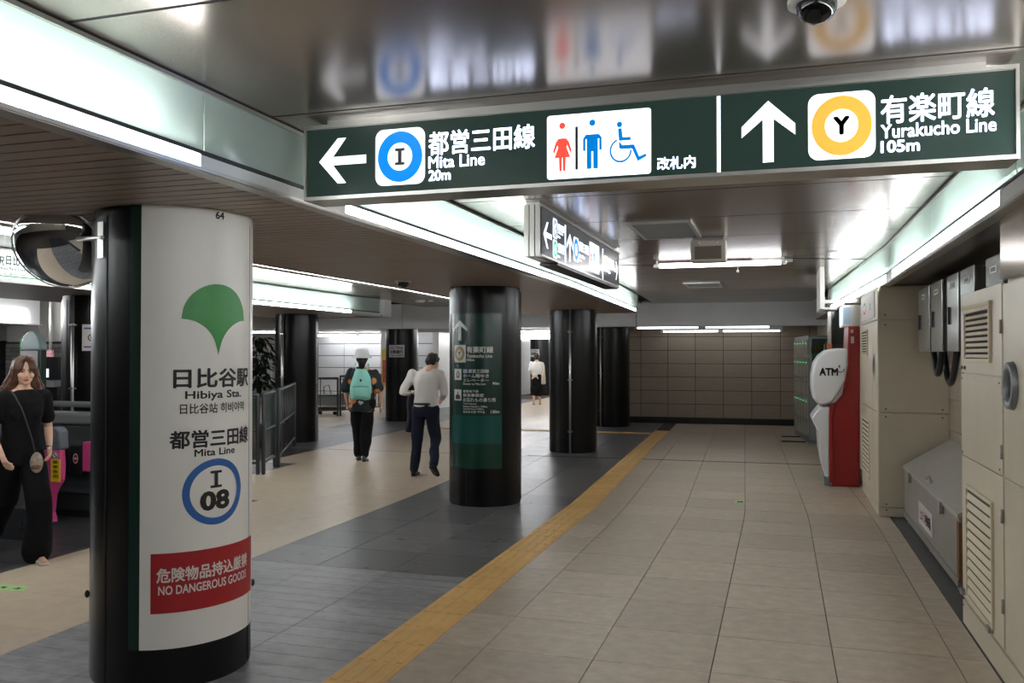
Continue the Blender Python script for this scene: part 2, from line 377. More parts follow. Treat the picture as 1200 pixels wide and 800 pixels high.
# walls
mb = MB(); mb.box(1.62, 1.8, -7, 11.6, 0, 2.8); struct(mb.build('wall_right', mat('joint mortar', (70, 62, 54), .8)))
wr = bpy.data.objects['wall_right']
for j in range(9):
    for i in range(13):
        MB().box(1.60, 1.625, 4.2+.6*i+.003, 4.8+.6*i-.003, .3*j+.003, min(.3*j+.297, 2.6)).build('wall_tile', M_BWALL, wr) if j < 8 else None
mb = MB(); mb.pbox(1.25, 1.5, 11.4, 21, 0, 2.8, 4); struct(mb.build('wall_right_far', M_BEIGE))
yb = 20.75
bw = MB(); bw.pbox(-3.95, 2.2, yb, yb+.2, 0, 2.5); bw = struct(bw.build('wall_back', mat('wall joint', (52, 45, 38), .8)))
x00 = aty(751, 450, yb)[0]+.45
pit = .64
for j in range(8):
    z0 = .135+.318*(j-0); z1 = z0+.318
    for i in range(-2, 9):
        a = x00+pit*(i-1); b = a+pit
        a = max(a, -3.9)
        if b-a < .05 or a > 1.8: continue
        mb = MB(); mb.pbox(a+.006, b-.006, yb-.012, yb+.01, z0+.006, min(z1-.006, 2.29)); mb.build('wall_tile', M_BWALL, bw)
mb = MB(); mb.pbox(-3.95, 2, yb-.02, yb, 0, .13); struct(mb.build('baseboard_back', mat('black baseboard', (18, 18, 19), .35)))
mb = MB(); mb.pbox(-3.96, -3.8, yb+.2, 38, 0, 2.3); struct(mb.build('wall_passage', M_PANEL))
# white panelled wall far left with horizontal panels
MB().box(-22, -10.0, 24.2, 24.4, 0, 2.3).build('wall_far_left', mat('panel gap', (110, 111, 114), .6))
wf = struct(bpy.data.objects['wall_far_left'])
for j in range(6):
    for i in range(8):
        MB().box(-22+1.5*i+.01, -22+1.5*(i+1)-.01, 24.16, 24.2, .1+.37*j+.012, .1+.37*(j+1)-.012).build('wall_panel', M_PANEL, wf)
MB().box(-22, -10.0, 24.14, 24.2, 0, .1).build('skirting', M_BEIGE, wf)
MB().box(-10.0, -9.8, 24.1, 38, 0, 2.3).build('return_wall', M_WHITE, wf)
wf2 = struct(MB().box(-9.8, -3.4, 37.4, 37.6, 0, 2.3).build('wall_far', mat('panel gap', (110, 111, 114), .6)))
for j in range(4):
    for i in range(6): MB().box(-9.8+1.06*i+.01, -9.8+1.06*(i+1)-.01, 37.36, 37.4, .02+.56*j+.012, .02+.56*(j+1)-.012).build('wall_panel', M_PANEL, wf2)
# left side walls: brick tile walls behind the ticket gates
M_BR1 = mat('light mosaic brick', (150, 148, 146), .35, var=.15, scale=30, rnd=.22)
M_BR2 = mat('dark mosaic brick', (66, 63, 64), .4, var=.2, scale=30, rnd=.3)
wl = struct(MB().box(-14.6, -12.15, 13.3, 13.5, 0, 1.86).build('wall_left', mat('brick mortar', (84, 82, 80), .8)))
for j in range(23):
    for i in range(9):
        a = -14.62+.3*i-(.15 if j % 2 else 0)
        if 6 <= j: MB().box(max(a, -14.6)+.004, min(a+.3, -12.15)-.004, 13.28+.008*random.random(), 13.3, .08*j+.004, .08*j+.076).build('brick', M_BR1, wl)
wl2 = struct(MB().box(-22, -14.6, 15.3, 15.5, 0, 2.8).build('wall_left_far', mat('brick mortar', (84, 82, 80), .8)))
for j in range(8, 22):
    for i in range(14):
        a = -19.3+.34*i-(.17 if j % 2 else 0)
        MB().box(a+.004, min(a+.34, -14.6)-.004, 15.27+.01*random.random(), 15.3, .09*j+.004, .09*j+.086).build('brick', M_BR2, wl2)
MB().box(-22, -14.3, 14.2, 14.6, 1.92, 2.35).build('beam_left', M_BEAM); struct(bpy.data.objects['beam_left']).name = 'trim_7'
for i in range(3): MB().box(-14.55+.8*i+.01, -14.55+.8*(i+1)-.01, 13.26, 13.34, 1.88, 2.72).build('upper_panel', M_WHITE, wl)
# enclosing walls the photograph does not show
struct(MB().box(-24, 3.5, -7.2, -7, 0, 2.9).build('wall_behind_camera', M_BEIGE))
struct(MB().box(-22.2, -22, -7, 38, 0, 2.9).build('wall_left_end', M_PANEL))
struct(MB().box(3.3, 3.5, -7, 38, 0, 2.9).build('wall_right_end', M_PANEL))
struct(MB().box(-24, 3.5, 38, 38.2, 0, 2.9).build('wall_far_end', M_PANEL))
struct(MB().box(-10, -4.1, -7, -2, ZS, ZS+.05).build('trim_8', M_SLAT))
# ================================================================== COVE LIGHTS
def cove(x, side, y0, y1, lit, seams, zb, zg, lab, group=None, glass=True, lens_lit=None, bent=True):
    """x = glass face, side = +1 faces +x. zb soffit level, zg glass bottom"""
    q = P if bent else (lambda a, b: (a, b))
    t = thing('cove_light', lab, 'ceiling light', (*q(x, max(y0, 1)), zb), 0, group)
    def bx(xa, xb, a, b, z0, z1, nm, m, n=8):
        mb = MB(); xa, xb = min(xa, xb), max(xa, xb)
        if bent: mb.pbox(xa, xb, a, b, z0, z1, n)
        else: mb.box(xa, xb, a, b, z0, z1)
        return mb.build(nm, m, t)
    s = -side
    bx(x+s*.27, x+s*.25, y0, y1, zb+.03, ZC+.02, 'reflector', M_WHITE)
    bx(x+s*.01, x+s*.25, y0, y1, zb+.045, zb+.055, 'reflector', M_WHITE)
    bx(x, x+s*.25, y0, y1, ZC-.004, ZC+.02, 'top_rail', M_DARKM)
    bx(x-s*.004, x+s*.02, y0, y1, ZC-.022, ZC-.006, 'top_rail', M_ALU)
    bx(x-s*.004, x+s*.03, y0, y1, zg-.016, zg, 'glass_rail', M_DARKM)
    if glass:
        ss = [y0]+[k for k in seams if y0 < k < y1]+[y1]
        for a, b in zip(ss[:-1], ss[1:]): bx(x+s*.008, x+s*.014, a+.005, b-.005, zg, ZC-.022, 'glass_pane', M_GLASS, 3)
    for a, b in lit:
        k = max(1, round((b-a)/1.25)); L = (b-a)/k
        for i in range(k):
            for zz in (zg+.10,):
                c0 = q(x+s*.12, a+L*i+.03); c1 = q(x+s*.12, a+L*(i+1)-.03)
                MB().chain([((*c0, zz), .018), ((*c1, zz), .018)], 8, up=(0, 0, 1)).build('fluorescent_tube', M_TUBE_R if x == XR else M_TUBE_C, t, True)
    # lens and trims beneath
    le = lens_lit or lit; edges = [y0]; 
    cur = y0
    for a, b in le:
        a = max(a, y0); b = min(b, y1)
        if a > cur+.01: bx(x, x+s*.055, cur, a, zb+.004, zg-.018, 'diffuser', M_LENSD, 3)
        bx(x, x+s*.055, a, b, zb+.004, zg-.018, 'lit_diffuser', M_LENS, 5); cur = b
    if cur < y1-.01: bx(x, x+s*.055, cur, y1, zb+.004, zg-.018, 'diffuser', M_LENSD, 3)
    bx(x-s*.008, x+s*.004, y0, y1, zb-.008, zb+.008, 'bottom_trim', M_ALU)
    bx(x-s*.002, x+s*.07, y0, y1, zb-.012, zb-.004, 'bottom_trim', M_ALU)
    bx(x-s*.004, x+s*.27, y1-.012, y1, zb, ZC, 'end_cap', M_ALU)
    return t
cove(XL, 1, -6, 15.5, [(-5.6, 2.7), (4.25, 14.6)], [2.93+2.33*i for i in range(-3, 7)], ZS, ZS+.075,
     'long frosted glass cove light along the left ceiling edge, above the slatted soffit', lens_lit=[(-5.6, 2.9), (4.1, 15.2)])
cove(XR, -1, -6, 15.2, [(-5.6, 3.9), (4.7, 6.2), (7.0, 8.6), (9.5, 14.6)], [4.32+2.32*i for i in range(-3, 6)], ZR, ZR+.10,
     'long frosted glass cove light along the right ceiling edge, above the beige cabinets', lens_lit=[(-5.6, 3.8), (4.6, 8.7), (9.2, 14.8)])
cove(-4.2, -1, -1.5, 15.5, [(0, 14.6)], [], ZS, ZS+.075, 'thin bright cove light on the far left edge of the slatted soffit')
cove(-7.5, 1, -1.5, 15.4, [(0, 5), (9.2, 14.2)], [9+2.33*i for i in range(3)], ZS, ZS+.075, 'cove light with bright mirrored glass right of the white column, over the walkway fence', bent=False)
# lit strips far left over the gates
t = thing('cove_light', 'short bright ceiling strip light at the far left, above the grey brick wall', 'ceiling light', (-13.4, 10, 2.2))
MB().box(-13.9, -13.36, 6, 12.9, 2.18, 2.72).build('housing', M_BEAM, t)
for i in range(5): MB().box(-13.36, -13.33, 6.2+1.3*i, 7.4+1.3*i, 2.25, 2.42).build('lit_diffuser', M_LENS, t)
MB().box(-13.37, -13.3, 6, 12.9, 2.18, 2.2).build('bottom_trim', M_ALU, t)
# more lamps of the halls outside the frame or behind the beam, some of them added for brightness
def batten(x0, x1, y0, y1, z, lab, e=None, grp=None, ztop=None, bw=.03):
    t = thing('fluorescent_lamp', lab, 'ceiling light', ((x0+x1)/2, (y0+y1)/2, z), 0, grp)
    ax = abs(x1-x0) > abs(y1-y0)
    MB().chain([((x0, y0, z), .02), ((x1, y1, z), .02)], 10, up=(0, 0, 1)).build('tube', e or M_TUBE, t, True)
    zt = ztop if ztop else z+.07
    if ax:
        MB().box(min(x0, x1)-.03, max(x0, x1)+.03, min(y0, y1)-.03, max(y0, y1)+.03, z+.03, zt).build('batten', M_WHITE, t)
        for x in (x0, x1): MB().box(x-.03, x+.03, y0-.02, y0+.02, z-.025, z+.035).build('lamp_holder', M_WHITE, t)
    else: MB().box(x0-.04, x0+.04, min(y0, y1), max(y0, y1), z+.03, zt).build('batten', M_WHITE, t)
    return t
for i in range(2):
    a = P(-2.7+1.5*i, 19.4); b = P(-1.3+1.5*i, 19.4)
    batten(a[0], b[0], a[1], a[1], 2.222, ('left' if i == 0 else 'right')+' tube of the nearer thin lamp row under the beam, before the tiled end wall', M_TUBE_D)
    a = P(-2.2+1.35*i, 20.3); b = P(-.9+1.35*i, 20.3)
    batten(a[0], b[0], a[1], a[1], 2.16, ('left' if i == 0 else 'right')+' tube of the farther thin lamp row close to the tiled end wall', M_TUBE_D, ztop=2.29)
for i, (xx, yy) in enumerate(((-12.95, 23.6), (-11.5, 23.6))):
    batten(xx-.68, xx+.68, yy, yy, 2.2, ['left half of the bright tube row in front of the white panelled wall', 'right half of the bright tube row in front of the white panelled wall'][i])
for i, (xx, yy) in enumerate(((-6.3, 21), (-6.8, 24.5), (-6.8, 28.5), (-6.8, 33), (-12.5, 19.6), (-5.2, 31), (-5.2, 35.5), (-8.4, 26.3), (-8.4, 30.4), (-8.4, 34.4))):  # the later entries are added fill tubes that brighten the far passage walls
    batten(xx-1.2, xx+1.2, yy, yy, 2.2, ['ceiling tube just behind the beam, over the walkway', 'second ceiling tube behind the beam, over the walkway', 'ceiling tube above the woman with the tote bag', 'ceiling tube near the farthest column', 'ceiling tube behind the beam at the left', 'ceiling tube added to brighten the far passage, right of the farthest column', 'ceiling tube added to brighten the far passage, before the far end wall', 'first ceiling tube added to brighten the far left return wall', 'second ceiling tube added to brighten the far left return wall', 'last ceiling tube added to brighten the far left return wall'][i])
for i, (xx, yy) in enumerate(((-5.9, 1.5), (-11.5, 5.0), (-11.5, 9.0), (-16.5, 9.5), (-11.3, 12.2), (-5.9, -.5), (-5.9, 3.9), (-5.9, 5.5), (-5.9, 9.5))):  # tubes extending the gate hall row are added to brighten it
    batten(xx, xx, yy-.6, yy+.6, 2.62, ['ceiling tube in the gate hall', 'ceiling tube above the ticket gates', 'ceiling tube behind the ticket gates', 'ceiling tube far left behind the gates', 'ceiling tube before the brick wall', 'ceiling tube added to brighten the gate hall, at its near end', 'upper of the two bright tubes at the left edge above the station sign', 'lower of the two bright tubes at the left edge above the station sign', 'ceiling tube added to brighten the gate hall, hidden behind the white column'][i])
# ================================================================== COLUMNS
RC = .40
def column(x, y, lab, ztop=ZS, extra=None, group='round black columns'):
    t = thing('column', lab, 'column', (x, y, 0), 0, group)
    b = MB(); n = 64; L = [(0, RC-.004), (.02, RC), (ztop-.05, RC), (ztop-.05, RC-.012), (ztop, RC-.012)]
    b.loft([[(x+r*math.cos(6.283185*i/n), y+r*math.sin(6.283185*i/n), z) for i in range(n)] for z, r in L]); b.build('shaft', M_BLACK, t, 'a')
    # thin metal seam strips
    for a in (.3, 2.4, 4.5):
        MB().box(x+RC*math.cos(a)-.004, x+RC*math.cos(a)+.004, y+RC*math.sin(a)-.004, y+RC*math.sin(a)+.004, .02, ztop-.05).build('seam_strip', M_DARKM, t)
    return t
c1 = (-3.105, 3.877); c2 = (-3.16, 9.15); c3 = (-3.36, 14.3); c4 = (-3.68, 19.55)
col1 = column(*c1, 'big round column at left wrapped in white station signage', group='round columns')
col2 = column(*c2, 'black column carrying the green direction board', group='round columns')
col3 = column(*c3, 'black column with a thin steel pipe down its front, beside the yellow strip', group='round columns')
col4 = column(*c4, 'black column near the tiled end wall, right of the piped column', 2.29, group='round columns')
col5 = column(-8.55, 9.15, 'black column behind the gates, left of the white signage column', group='round columns')
col6 = column(-8.75, 14.4, 'black column with steel pipe behind the walkway fence', group='round columns')
col7 = column(-8.93, 19.56, 'black column with a white notice between the hat wearer and the man in white', 2.29, group='round columns')
pf = atz(630, 463); col8 = column(pf[0], pf[1]+.4, 'farthest black column with a white notice, behind the woman with the tote', 2.29, group='round columns')
def pipe(c, u, r, ztop, t):
    # vertical pipe on the camera side of the column at picture column u
    best = min((abs(pr((c[0]+(RC+.03)*math.cos(a), c[1]+(RC+.03)*math.sin(a), 1.6))[0]-u), a) for a in np.linspace(math.radians(-150), math.radians(0), 300))[1]
    x = c[0]+(RC+.03)*math.cos(best); y = c[1]+(RC+.03)*math.sin(best)
    MB().cyl(x, y, .0, ztop, r, 12).build('steel_pipe', M_ALU, t, True)
    for z in (.35, 1.2, 2.0): MB().box(x-.035, x+.035, y-.03, y+.03, z, z+.02).build('pipe_clip', M_STEEL, t)
pipe(c3, 668, .018, ZS, col3); pipe((-8.75, 14.4), 331, .025, ZS, col6); pipe((-8.55, 9.15), 85, .02, ZS, col5); pipe(c4, 704, .02, 2.25, col4)
# tools for mapping print on a column: s = angle to the right of the camera-facing direction (radians), t = height
def colfn(c, off=.003):
    a0 = math.atan2(-c[1], -c[0])
    return lambda s, t: (c[0]+(RC+off)*math.cos(a0+s), c[1]+(RC+off)*math.sin(a0+s), t)
def col_s(c, u, z=1.6):
    f = colfn(c); g = np.linspace(-1.35, 1.35, 1400); us = np.array([pr(f(s, z))[0] for s in g]); return float(g[np.argmin(abs(us-u))])
def col_rect(c, u0, v0, u1, v1):     # picture box -> (s0, z0, s1, z1)
    s0, s1 = col_s(c, u0), col_s(c, u1); f = colfn(c); p = f((s0+s1)/2, 1)
    d = (np.array(p)-C_)[:2]; dep = math.hypot(*d)
    zz = []
    for v in (v1, v0):
        z = 1.6
        for _ in range(6):
            q = pr((p[0], p[1], z))[1]; q2 = pr((p[0], p[1], z+.01))[1]; z += .01*(v-q)/(q2-q)
        zz.append(z)
    return s0, zz[0], s1, zz[1]
# --- column 64 wrap
f1 = colfn(c1); A = Art(colfn(c1, .004)); A2 = Art(colfn(c1, .0065)); A3 = Art(colfn(c1, .009))
s_g0, s_g1 = col_s(c1, 152), col_s(c1, 165)
zb_ = col_rect(c1, 165, 762, 175, 762)[1]
A.grid(s_g0, zb_, s_g1, ZS-.003, M_GREEN, col1, 'green_strip', 8)
wrap = A.grid(s_g1, zb_, 1.75, ZS-.003, M_WRAP, col1, 'white_wrap', 60)
M_INK2 = mat('sign black', (24, 24, 26), .45); M_ALUT = M_ALU
Art(colfn(c1, .006)).grid(1.745, zb_, 1.76, ZS-.003, M_ALU, wrap, 'edge_strip', 2)
def ct(s, box, m=M_INK2, bold=.02, par=None): return A2.text(s, m, col_rect(c1, *box), par or wrap, bold=bold)
ct('64', (251.5, 248, 261.5, 257), bold=.03)
# ginkgo style fan emblem
r = col_rect(c1, 212, 333, 285, 416); cxm = (r[0]+r[2])/2; hw = (r[2]-r[0])/2; zt, zb2 = r[3], r[1]; H = zt-zb2
MGR = mat('emblem green', (52, 146, 66), .4, var=.08, scale=12)
vs = []; fs = []
for k in range(41):
    g = -1+2*k/40; top = zt-H*.5+H*.5*math.sqrt(max(0, 1-g*g)); q_ = abs(g)
    low = zb2+(H*.5)*math.sqrt(max(0, 1-(1-min(1, max(0, (q_-.03)/.97)))**2)) if q_ > .03 else zb2
    vs += [A2.fn(cxm+hw*g, low), A2.fn(cxm+hw*g, max(top, low+.0005))]
MB().add(vs, [(2*i, 2*i+2, 2*i+3, 2*i+1) for i in range(40)]).build('fan_emblem', MGR, wrap)
ct('日比谷駅', (203, 431, 290, 454), bold=.028); ct('Hibiya Sta.', (217, 457, 282, 469), bold=.022)
ct('日比谷站 히비야역', (211, 471.5, 285, 483.5), bold=.015)
ct('都営三田線', (199, 502, 290, 523), bold=.028); ct('Mita Line', (228, 524.5, 275, 533), bold=.022)
MBL = mat('sign blue', (44, 98, 168), .4)
r = col_rect(c1, 214, 537, 282, 614); A2.ring((r[0]+r[2])/2, (r[1]+r[3])/2, (r[2]-r[0])/2, (r[3]-r[1])/2, .79, MBL, wrap, 'line_ring')
A2.poly([(lambda q: (q[0]+(q[2]-q[0])*a, q[1]+(q[3]-q[1])*b))(col_rect(c1, 247, 551, 260, 571)) for a, b in ((0, 0), (1, 0), (1, .15), (.66, .15), (.66, .85), (1, .85), (1, 1), (0, 1), (0, .85), (.34, .85), (.34, .15), (0, .15))], M_INK2, wrap, 'lettering')
ct('08', (235, 574, 269, 597), bold=.045)
r = col_rect(c1, 178, 641, 294, 709); MRED = mat('sign red', (166, 30, 36), .4, var=.05)
red = A2.grid(*r, MRED, wrap, 'red_label', 30)
MW2 = mat('label white', (226, 216, 212), .45)
A3.text('危険物品持込厳禁', MW2, (col_s(c1, 185), col_rect(c1, 230, 663, 250, 677)[1], col_s(c1, 289), col_rect(c1, 230, 660, 250, 681)[3]), red, bold=.028)
A3.text('NO DANGEROUS GOODS', MW2, (col_s(c1, 187), col_rect(c1, 230, 680, 250, 691)[1], col_s(c1, 288), col_rect(c1, 230, 680.5, 250, 692)[3]), red, bold=.024)
# little hooks near the foot of the column
for s_, z in ((1.45, .40), (-1.45, .42)):
    p = colfn(c1, .01)(s_, z); MB().ell(p, .012, .012, .02, 8, 6).build('hook', M_DARKM, col1, True)
# --- column 2 board
A = Art(colfn(c2, .004)); A2 = Art(colfn(c2, .007)); A3 = Art(colfn(c2, .0095))
MG1 = mat('board green', (18, 56, 50), .25, var=.1, scale=3); MG2 = mat('board teal', (22, 84, 78), .25); MG3 = mat('board low green', (12, 62, 48), .25)
MSW = mat('board white', (220, 224, 220), .4)
r = col_rect(c2, 531, 367, 588, 549)
board = A.grid(r[0]-.05, r[1], r[2], r[3], MG1, col2, 'direction_board', 24)
for i, (a, b, m) in enumerate(((487, 520, MG2), (520, 549, MG3))):
    q = col_rect(c2, 531, a, 588, b); A2.grid(q[0]-.05, q[1], q[2], q[3], m, board, 'colour_band', 24)
r = col_rect(c2, 532, 375, 548, 399); rw, rh = r[2]-r[0], r[3]-r[1]
A2.grid(r[0]+rw*.39, r[1], r[0]+rw*.61, r[1]+rh*.80, MSW, board, 'arrow', 6)
for sg in (-1, 1):
    vs = []
    for k in range(9):
        x_ = r[0]+rw*.5+sg*rw*.5*k/8; vs += [A2.fn(x_, r[3]-rh*.40*k/8), A2.fn(x_, r[3]-rh*.22-rh*.36*k/8)]
    MB().add(vs, [(2*i, 2*i+2, 2*i+3, 2*i+1) for i in range(8)]).build('arrow', MSW, board)
r = col_rect(c2, 533, 404, 546, 424.5); A2.grid(*r, MSW, board, 'plate', 8)
MGOLD = mat('print gold', (168, 146, 100), .4)
mx_, my_ = (r[0]+r[2])/2, (r[1]+r[3])/2; A3.ring(mx_, my_, (r[2]-r[0])*.42, (r[3]-r[1])*.42, .55, MGOLD, board, 'line_ring', 32)
A3.text('Y', M_INK2, (mx_-(r[2]-r[0])*.12, my_-(r[3]-r[1])*.14, mx_+(r[2]-r[0])*.12, my_+(r[3]-r[1])*.14), board, bold=.05)
for s, b, bo in (('有楽町線', (547, 405.5, 578, 413.5), .03), ('Yurakucho Line', (547, 414.8, 577, 419), .03), ('105m', (547, 420, 556, 423), .03),
                 ('都営三田線', (549, 432.5, 573, 437), .02), ('ホーム階ゆき', (543, 438, 573, 442.5), .02), ('エレベーター', (543, 443.5, 573, 447.3), .02),
                 ('Elevator to Mita Line', (543, 448.3, 569, 451), .02), ('90m', (577, 447.5, 585, 450.7), .03),
                 ('都営地下鉄', (543, 456.7, 561, 460), .02), ('駅長事務室', (543, 461, 567, 465), .02), ('お忘れもの承り所', (543, 466, 581, 471), .02),
                 ('Toei Subway', (543, 472, 559, 474.3), .02), ('Station Master\'s Office', (543, 475, 571, 477.3), .02), ('Lost & Found Office', (543, 478, 567, 480), .02),
                 ('站长办公室 역무실', (543, 481, 568, 484), .02), ('130m', (575, 480.5, 585, 484), .03)):
    A2.text(s, MSW, col_rect(c2, *b), board, bold=bo)
for b in ((533, 432, 541, 445), (533, 456, 541, 469)):
    q = col_rect(c2, *b); A2.grid(*q, MSW, board, 'plate', 8)
r = col_rect(c2, 535, 434, 539.5, 443); A3.ring((r[0]+r[2])/2, (r[1]+r[3])/2, (r[2]-r[0])/2, (r[3]-r[1])/2, .6, M_INK2, board, 'lift_mark', 4); A3.text('人人', M_INK2, (r[0], r[1], r[2], r[1]+(r[3]-r[1])*.5), board, 'lift_mark', .03)
r = col_rect(c2, 534.5, 458, 539.8, 467.5); A3.disc((r[0]+r[2])/2, r[3]-.02, .02, .014, M_INK2, board, 'umbrella_mark'); A3.poly([(r[0], r[1]), (r[2], r[1]), (r[2], r[1]+.035), ((r[0]+r[2])/2, r[3]-.03), (r[0], r[1]+.04)], M_INK2, board, 'bag_mark')
r = col_rect(c2, 543, 432.5, 548, 437); A2.grid(*r, mat('pale blue mark', (160, 186, 210), .4), board, 'lift_mark', 4)
# --- notices on the far columns
def notice(c, t, box, lines):
    An = Art(colfn(c, .004)); Ao = Art(colfn(c, .008)); r = col_rect(c, *box); pl = An.grid(*r, mat('notice white', (206, 206, 204), .4), t, 'notice', 10)
    for s, y0, y1 in lines: Ao.text(s, M_INK2, (r[0]+(r[2]-r[0])*.08, r[1]+(r[3]-r[1])*y0, r[0]+(r[2]-r[0])*.92, r[1]+(r[3]-r[1])*y1), pl, bold=.03)
notice((-8.93, 19.56), col7, (456, 404, 474, 418.5), (('ここでは', .66, .86), ('右側通行', .30, .58), ('Keep Right', .1, .2)))
notice((pf[0], pf[1]+.4), col8, (621, 409, 632, 418), (('ここでは', .66, .86), ('右側通行', .25, .58)))
r = col_rect((-8.55, 9.15), 96, 380, 120, 411)
Art(colfn((-8.55, 9.15), .004)).grid(*r, MW2, col5, 'notice', 10)
Ao = Art(colfn((-8.55, 9.15), .008)); Ao.ring((r[0]*.55+r[2]*.45), (r[1]+r[3])/2, (r[2]-r[0])*.16, (r[3]-r[1])*.13, .7, M_INK2, col5, 'line_ring', 24); Ao.text('I', M_INK2, (r[0]*.58+r[2]*.42, r[1]*.55+r[3]*.45, r[0]*.53+r[2]*.47, r[1]*.45+r[3]*.55), col5)
for k in (.12, .82): Ao.grid(r[0]+(r[2]-r[0])*.1, r[1]+(r[3]-r[1])*k, r[2]-(r[2]-r[0])*.1, r[1]+(r[3]-r[1])*(k+.06), MBL, col5, 'blue_bar', 6)
# ================================================================== HANGING SIGNS
MSB = lightbox('lit sign green', (38, 53, 48), .4); MSWH = lightbox('lit sign white', (238, 244, 255), SIGN_E)
MSBL = lightbox('lit sign blue', (0, 126, 228), .72); MSY = lightbox('lit sign gold', (218, 172, 70), .55); MSR = lightbox('lit sign red', (240, 74, 60), .72)
MSBK = mat('lit sign ink', (26, 28, 32), .3); MSIB = lightbox('lit pictogram blue', (0, 110, 186), .72)
def person_pts(x0, y0, x1, y1, woman):
    if woman: u = [(.5, .83), (.72, .82), (.86, .72), (1, .50), (.92, .46), (.76, .66), (.72, .60), (.92, .34), (.68, .34), (.66, 0), (.54, 0), (.52, .34), (.48, .34), (.46, 0), (.34, 0), (.32, .34), (.08, .34), (.28, .60), (.24, .66), (.08, .46), (0, .50), (.14, .72), (.28, .82)]
    else: u = [(.5, .83), (.85, .83), (1, .74), (1, .44), (.87, .44), (.87, .72), (.80, .72), (.80, 0), (.55, 0), (.55, .42), (.45, .42), (.45, 0), (.20, 0), (.20, .72), (.13, .72), (.13, .44), (0, .44), (0, .74), (.15, .83)]
    return [(x0+a*(x1-x0), y0+b*(y1-y0)) for a, b in u]
def fanpoly(art, pts, ctr, m, parent, name):
    return MB().add([art.fn(*ctr)]+[art.fn(*p) for p in pts], [(0, i+1, (i+1) % len(pts)+1) for i in range(len(pts))]).build(name, m, parent)
def pict_wc(art, box, parent):
    x0, z0, x1, z1 = box; w_, h_ = x1-x0, z1-z0
    art.rrect(x0, z0, x1, z1, abs(w_)*.03*(1 if w_ > 0 else -1), MSWH, parent, 'plate', ry=h_*.05)
    B = Art(lambda s, t: art.fn2(s, t))
    def bx(a, b, c, d): return (x0+w_*a, z0+h_*b, x0+w_*c, z0+h_*d)
    q = bx(.06, .12, .245, .74); B.poly(person_pts(*q, True), MSR, parent, 'woman_mark'); B.disc(x0+w_*.152, z0+h_*.83, abs(w_)*.03, h_*.05, MSR, parent, 'woman_mark', 20)
    q = bx(.28, .13, .305, .80); B.poly([(q[0], q[1]), (q[2], q[1]), (q[2], q[3]), (q[0], q[3])], MSBK, parent, 'divider')
    q = bx(.355, .13, .535, .77); B.poly(person_pts(*q, False), MSIB, parent, 'man_mark'); B.disc(x0+w_*.445, z0+h_*.84, abs(w_)*.03, h_*.05, MSIB, parent, 'man_mark', 20)
    # wheelchair
    B.disc(x0+w_*.705, z0+h_*.78, abs(w_)*.026, h_*.045, MSIB, parent, 'wheelchair_mark', 20)
    vs = []; fs = []; n = 30; cx_, cz_ = x0+w_*.715, z0+h_*.38
    for i in range(n+1):
        a = math.radians(110+250*i/n); 
        for k in (1, .84): vs.append(B.fn(cx_+abs(w_)*.105*k*math.cos(a)*(1 if w_ > 0 else -1), cz_+h_*.185*k*math.sin(a)))
    MB().add(vs, [(2*i, 2*i+2, 2*i+3, 2*i+1) for i in range(n)]).build('wheelchair_mark', MSIB, parent)
    for pl in ([(.69, .72), (.725, .72), (.735, .58), (.81, .58), (.81, .53), (.70, .53)], [(.70, .53), (.70, .42), (.72, .40), (.84, .40), (.84, .46), (.73, .46)], [(.81, .45), (.845, .45), (.89, .27), (.95, .31), (.96, .27), (.875, .20)]):
        B.poly([(x0+w_*a, z0+h_*b) for a, b in pl], MSIB, parent, 'wheelchair_mark')
# --- main sign
YS = 3.5
ms = thing('hanging_sign', 'long lit dark green sign across the corridor to the Mita and Yurakucho lines', 'sign', (-.63, YS+.08, 2.36))
def spx(u, v): p = aty(u, v, YS); return p[0], p[2]
xl, zl = spx(357, 233); xr, zr = spx(1195, 187); _, zt_ = spx(357, 147); _, zt2 = spx(1195, 80)
zlo, zhi = (zl+zr)/2, (zt_+zt2)/2
MB().box(xl+.012, xr-.012, YS+.006, YS+.16, zlo+.012, zhi-.012).build('housing', M_ALU, ms)
face = MB().box(xl+.014, xr-.014, YS+.002, YS+.007, zlo+.014, zhi-.014).build('face', MSB, ms)
for a in ((xl, xr, zlo-.004, zlo+.012), (xl, xr, zhi-.012, zhi+.004)): MB().box(a[0], a[1], YS-.008, YS+.17, a[2], a[3]).build('frame', M_ALU, ms)
for a in ((xl, xl+.012), (xr-.012, xr)): MB().box(a[0], a[1], YS-.008, YS+.17, zlo+.012, zhi-.012).build('frame', M_ALU, ms)
x0m = spx(381, 140)[0]; x1m = spx(1157, 72)[0]
MB().box(x0m, x1m, YS+.02, YS+.13, zhi+.004, ZC).build('mounting_rail', M_ALU, ms)
class PArt(Art):
    def __init__(s, pxf, mk, offs=(0, .0015, .003)): s.px = pxf; s.mk = mk; s.fn = lambda a, b: mk(a, b, offs[1]); s.fn2 = lambda a, b: mk(a, b, offs[2])
    def box(s, u0, v0, u1, v1):   # v at the middle of the item
        a = s.px(u0, (v0+v1)/2); b = s.px(u1, (v0+v1)/2); m0 = s.px((u0+u1)/2, v1); m1 = s.px((u0+u1)/2, v0); return (a[0], m0[1], b[0], m1[1])
S1 = PArt(spx, lambda a, b, o: (a, YS+.002-o, b)); S1b = Art(S1.fn2); S1c = Art(lambda a, b: (a, YS-.0025, b))
S1.poly(arrow_pts(*S1.box(374, 161.5, 429, 214.5), 'l', .22), MSWH, face, 'arrow')
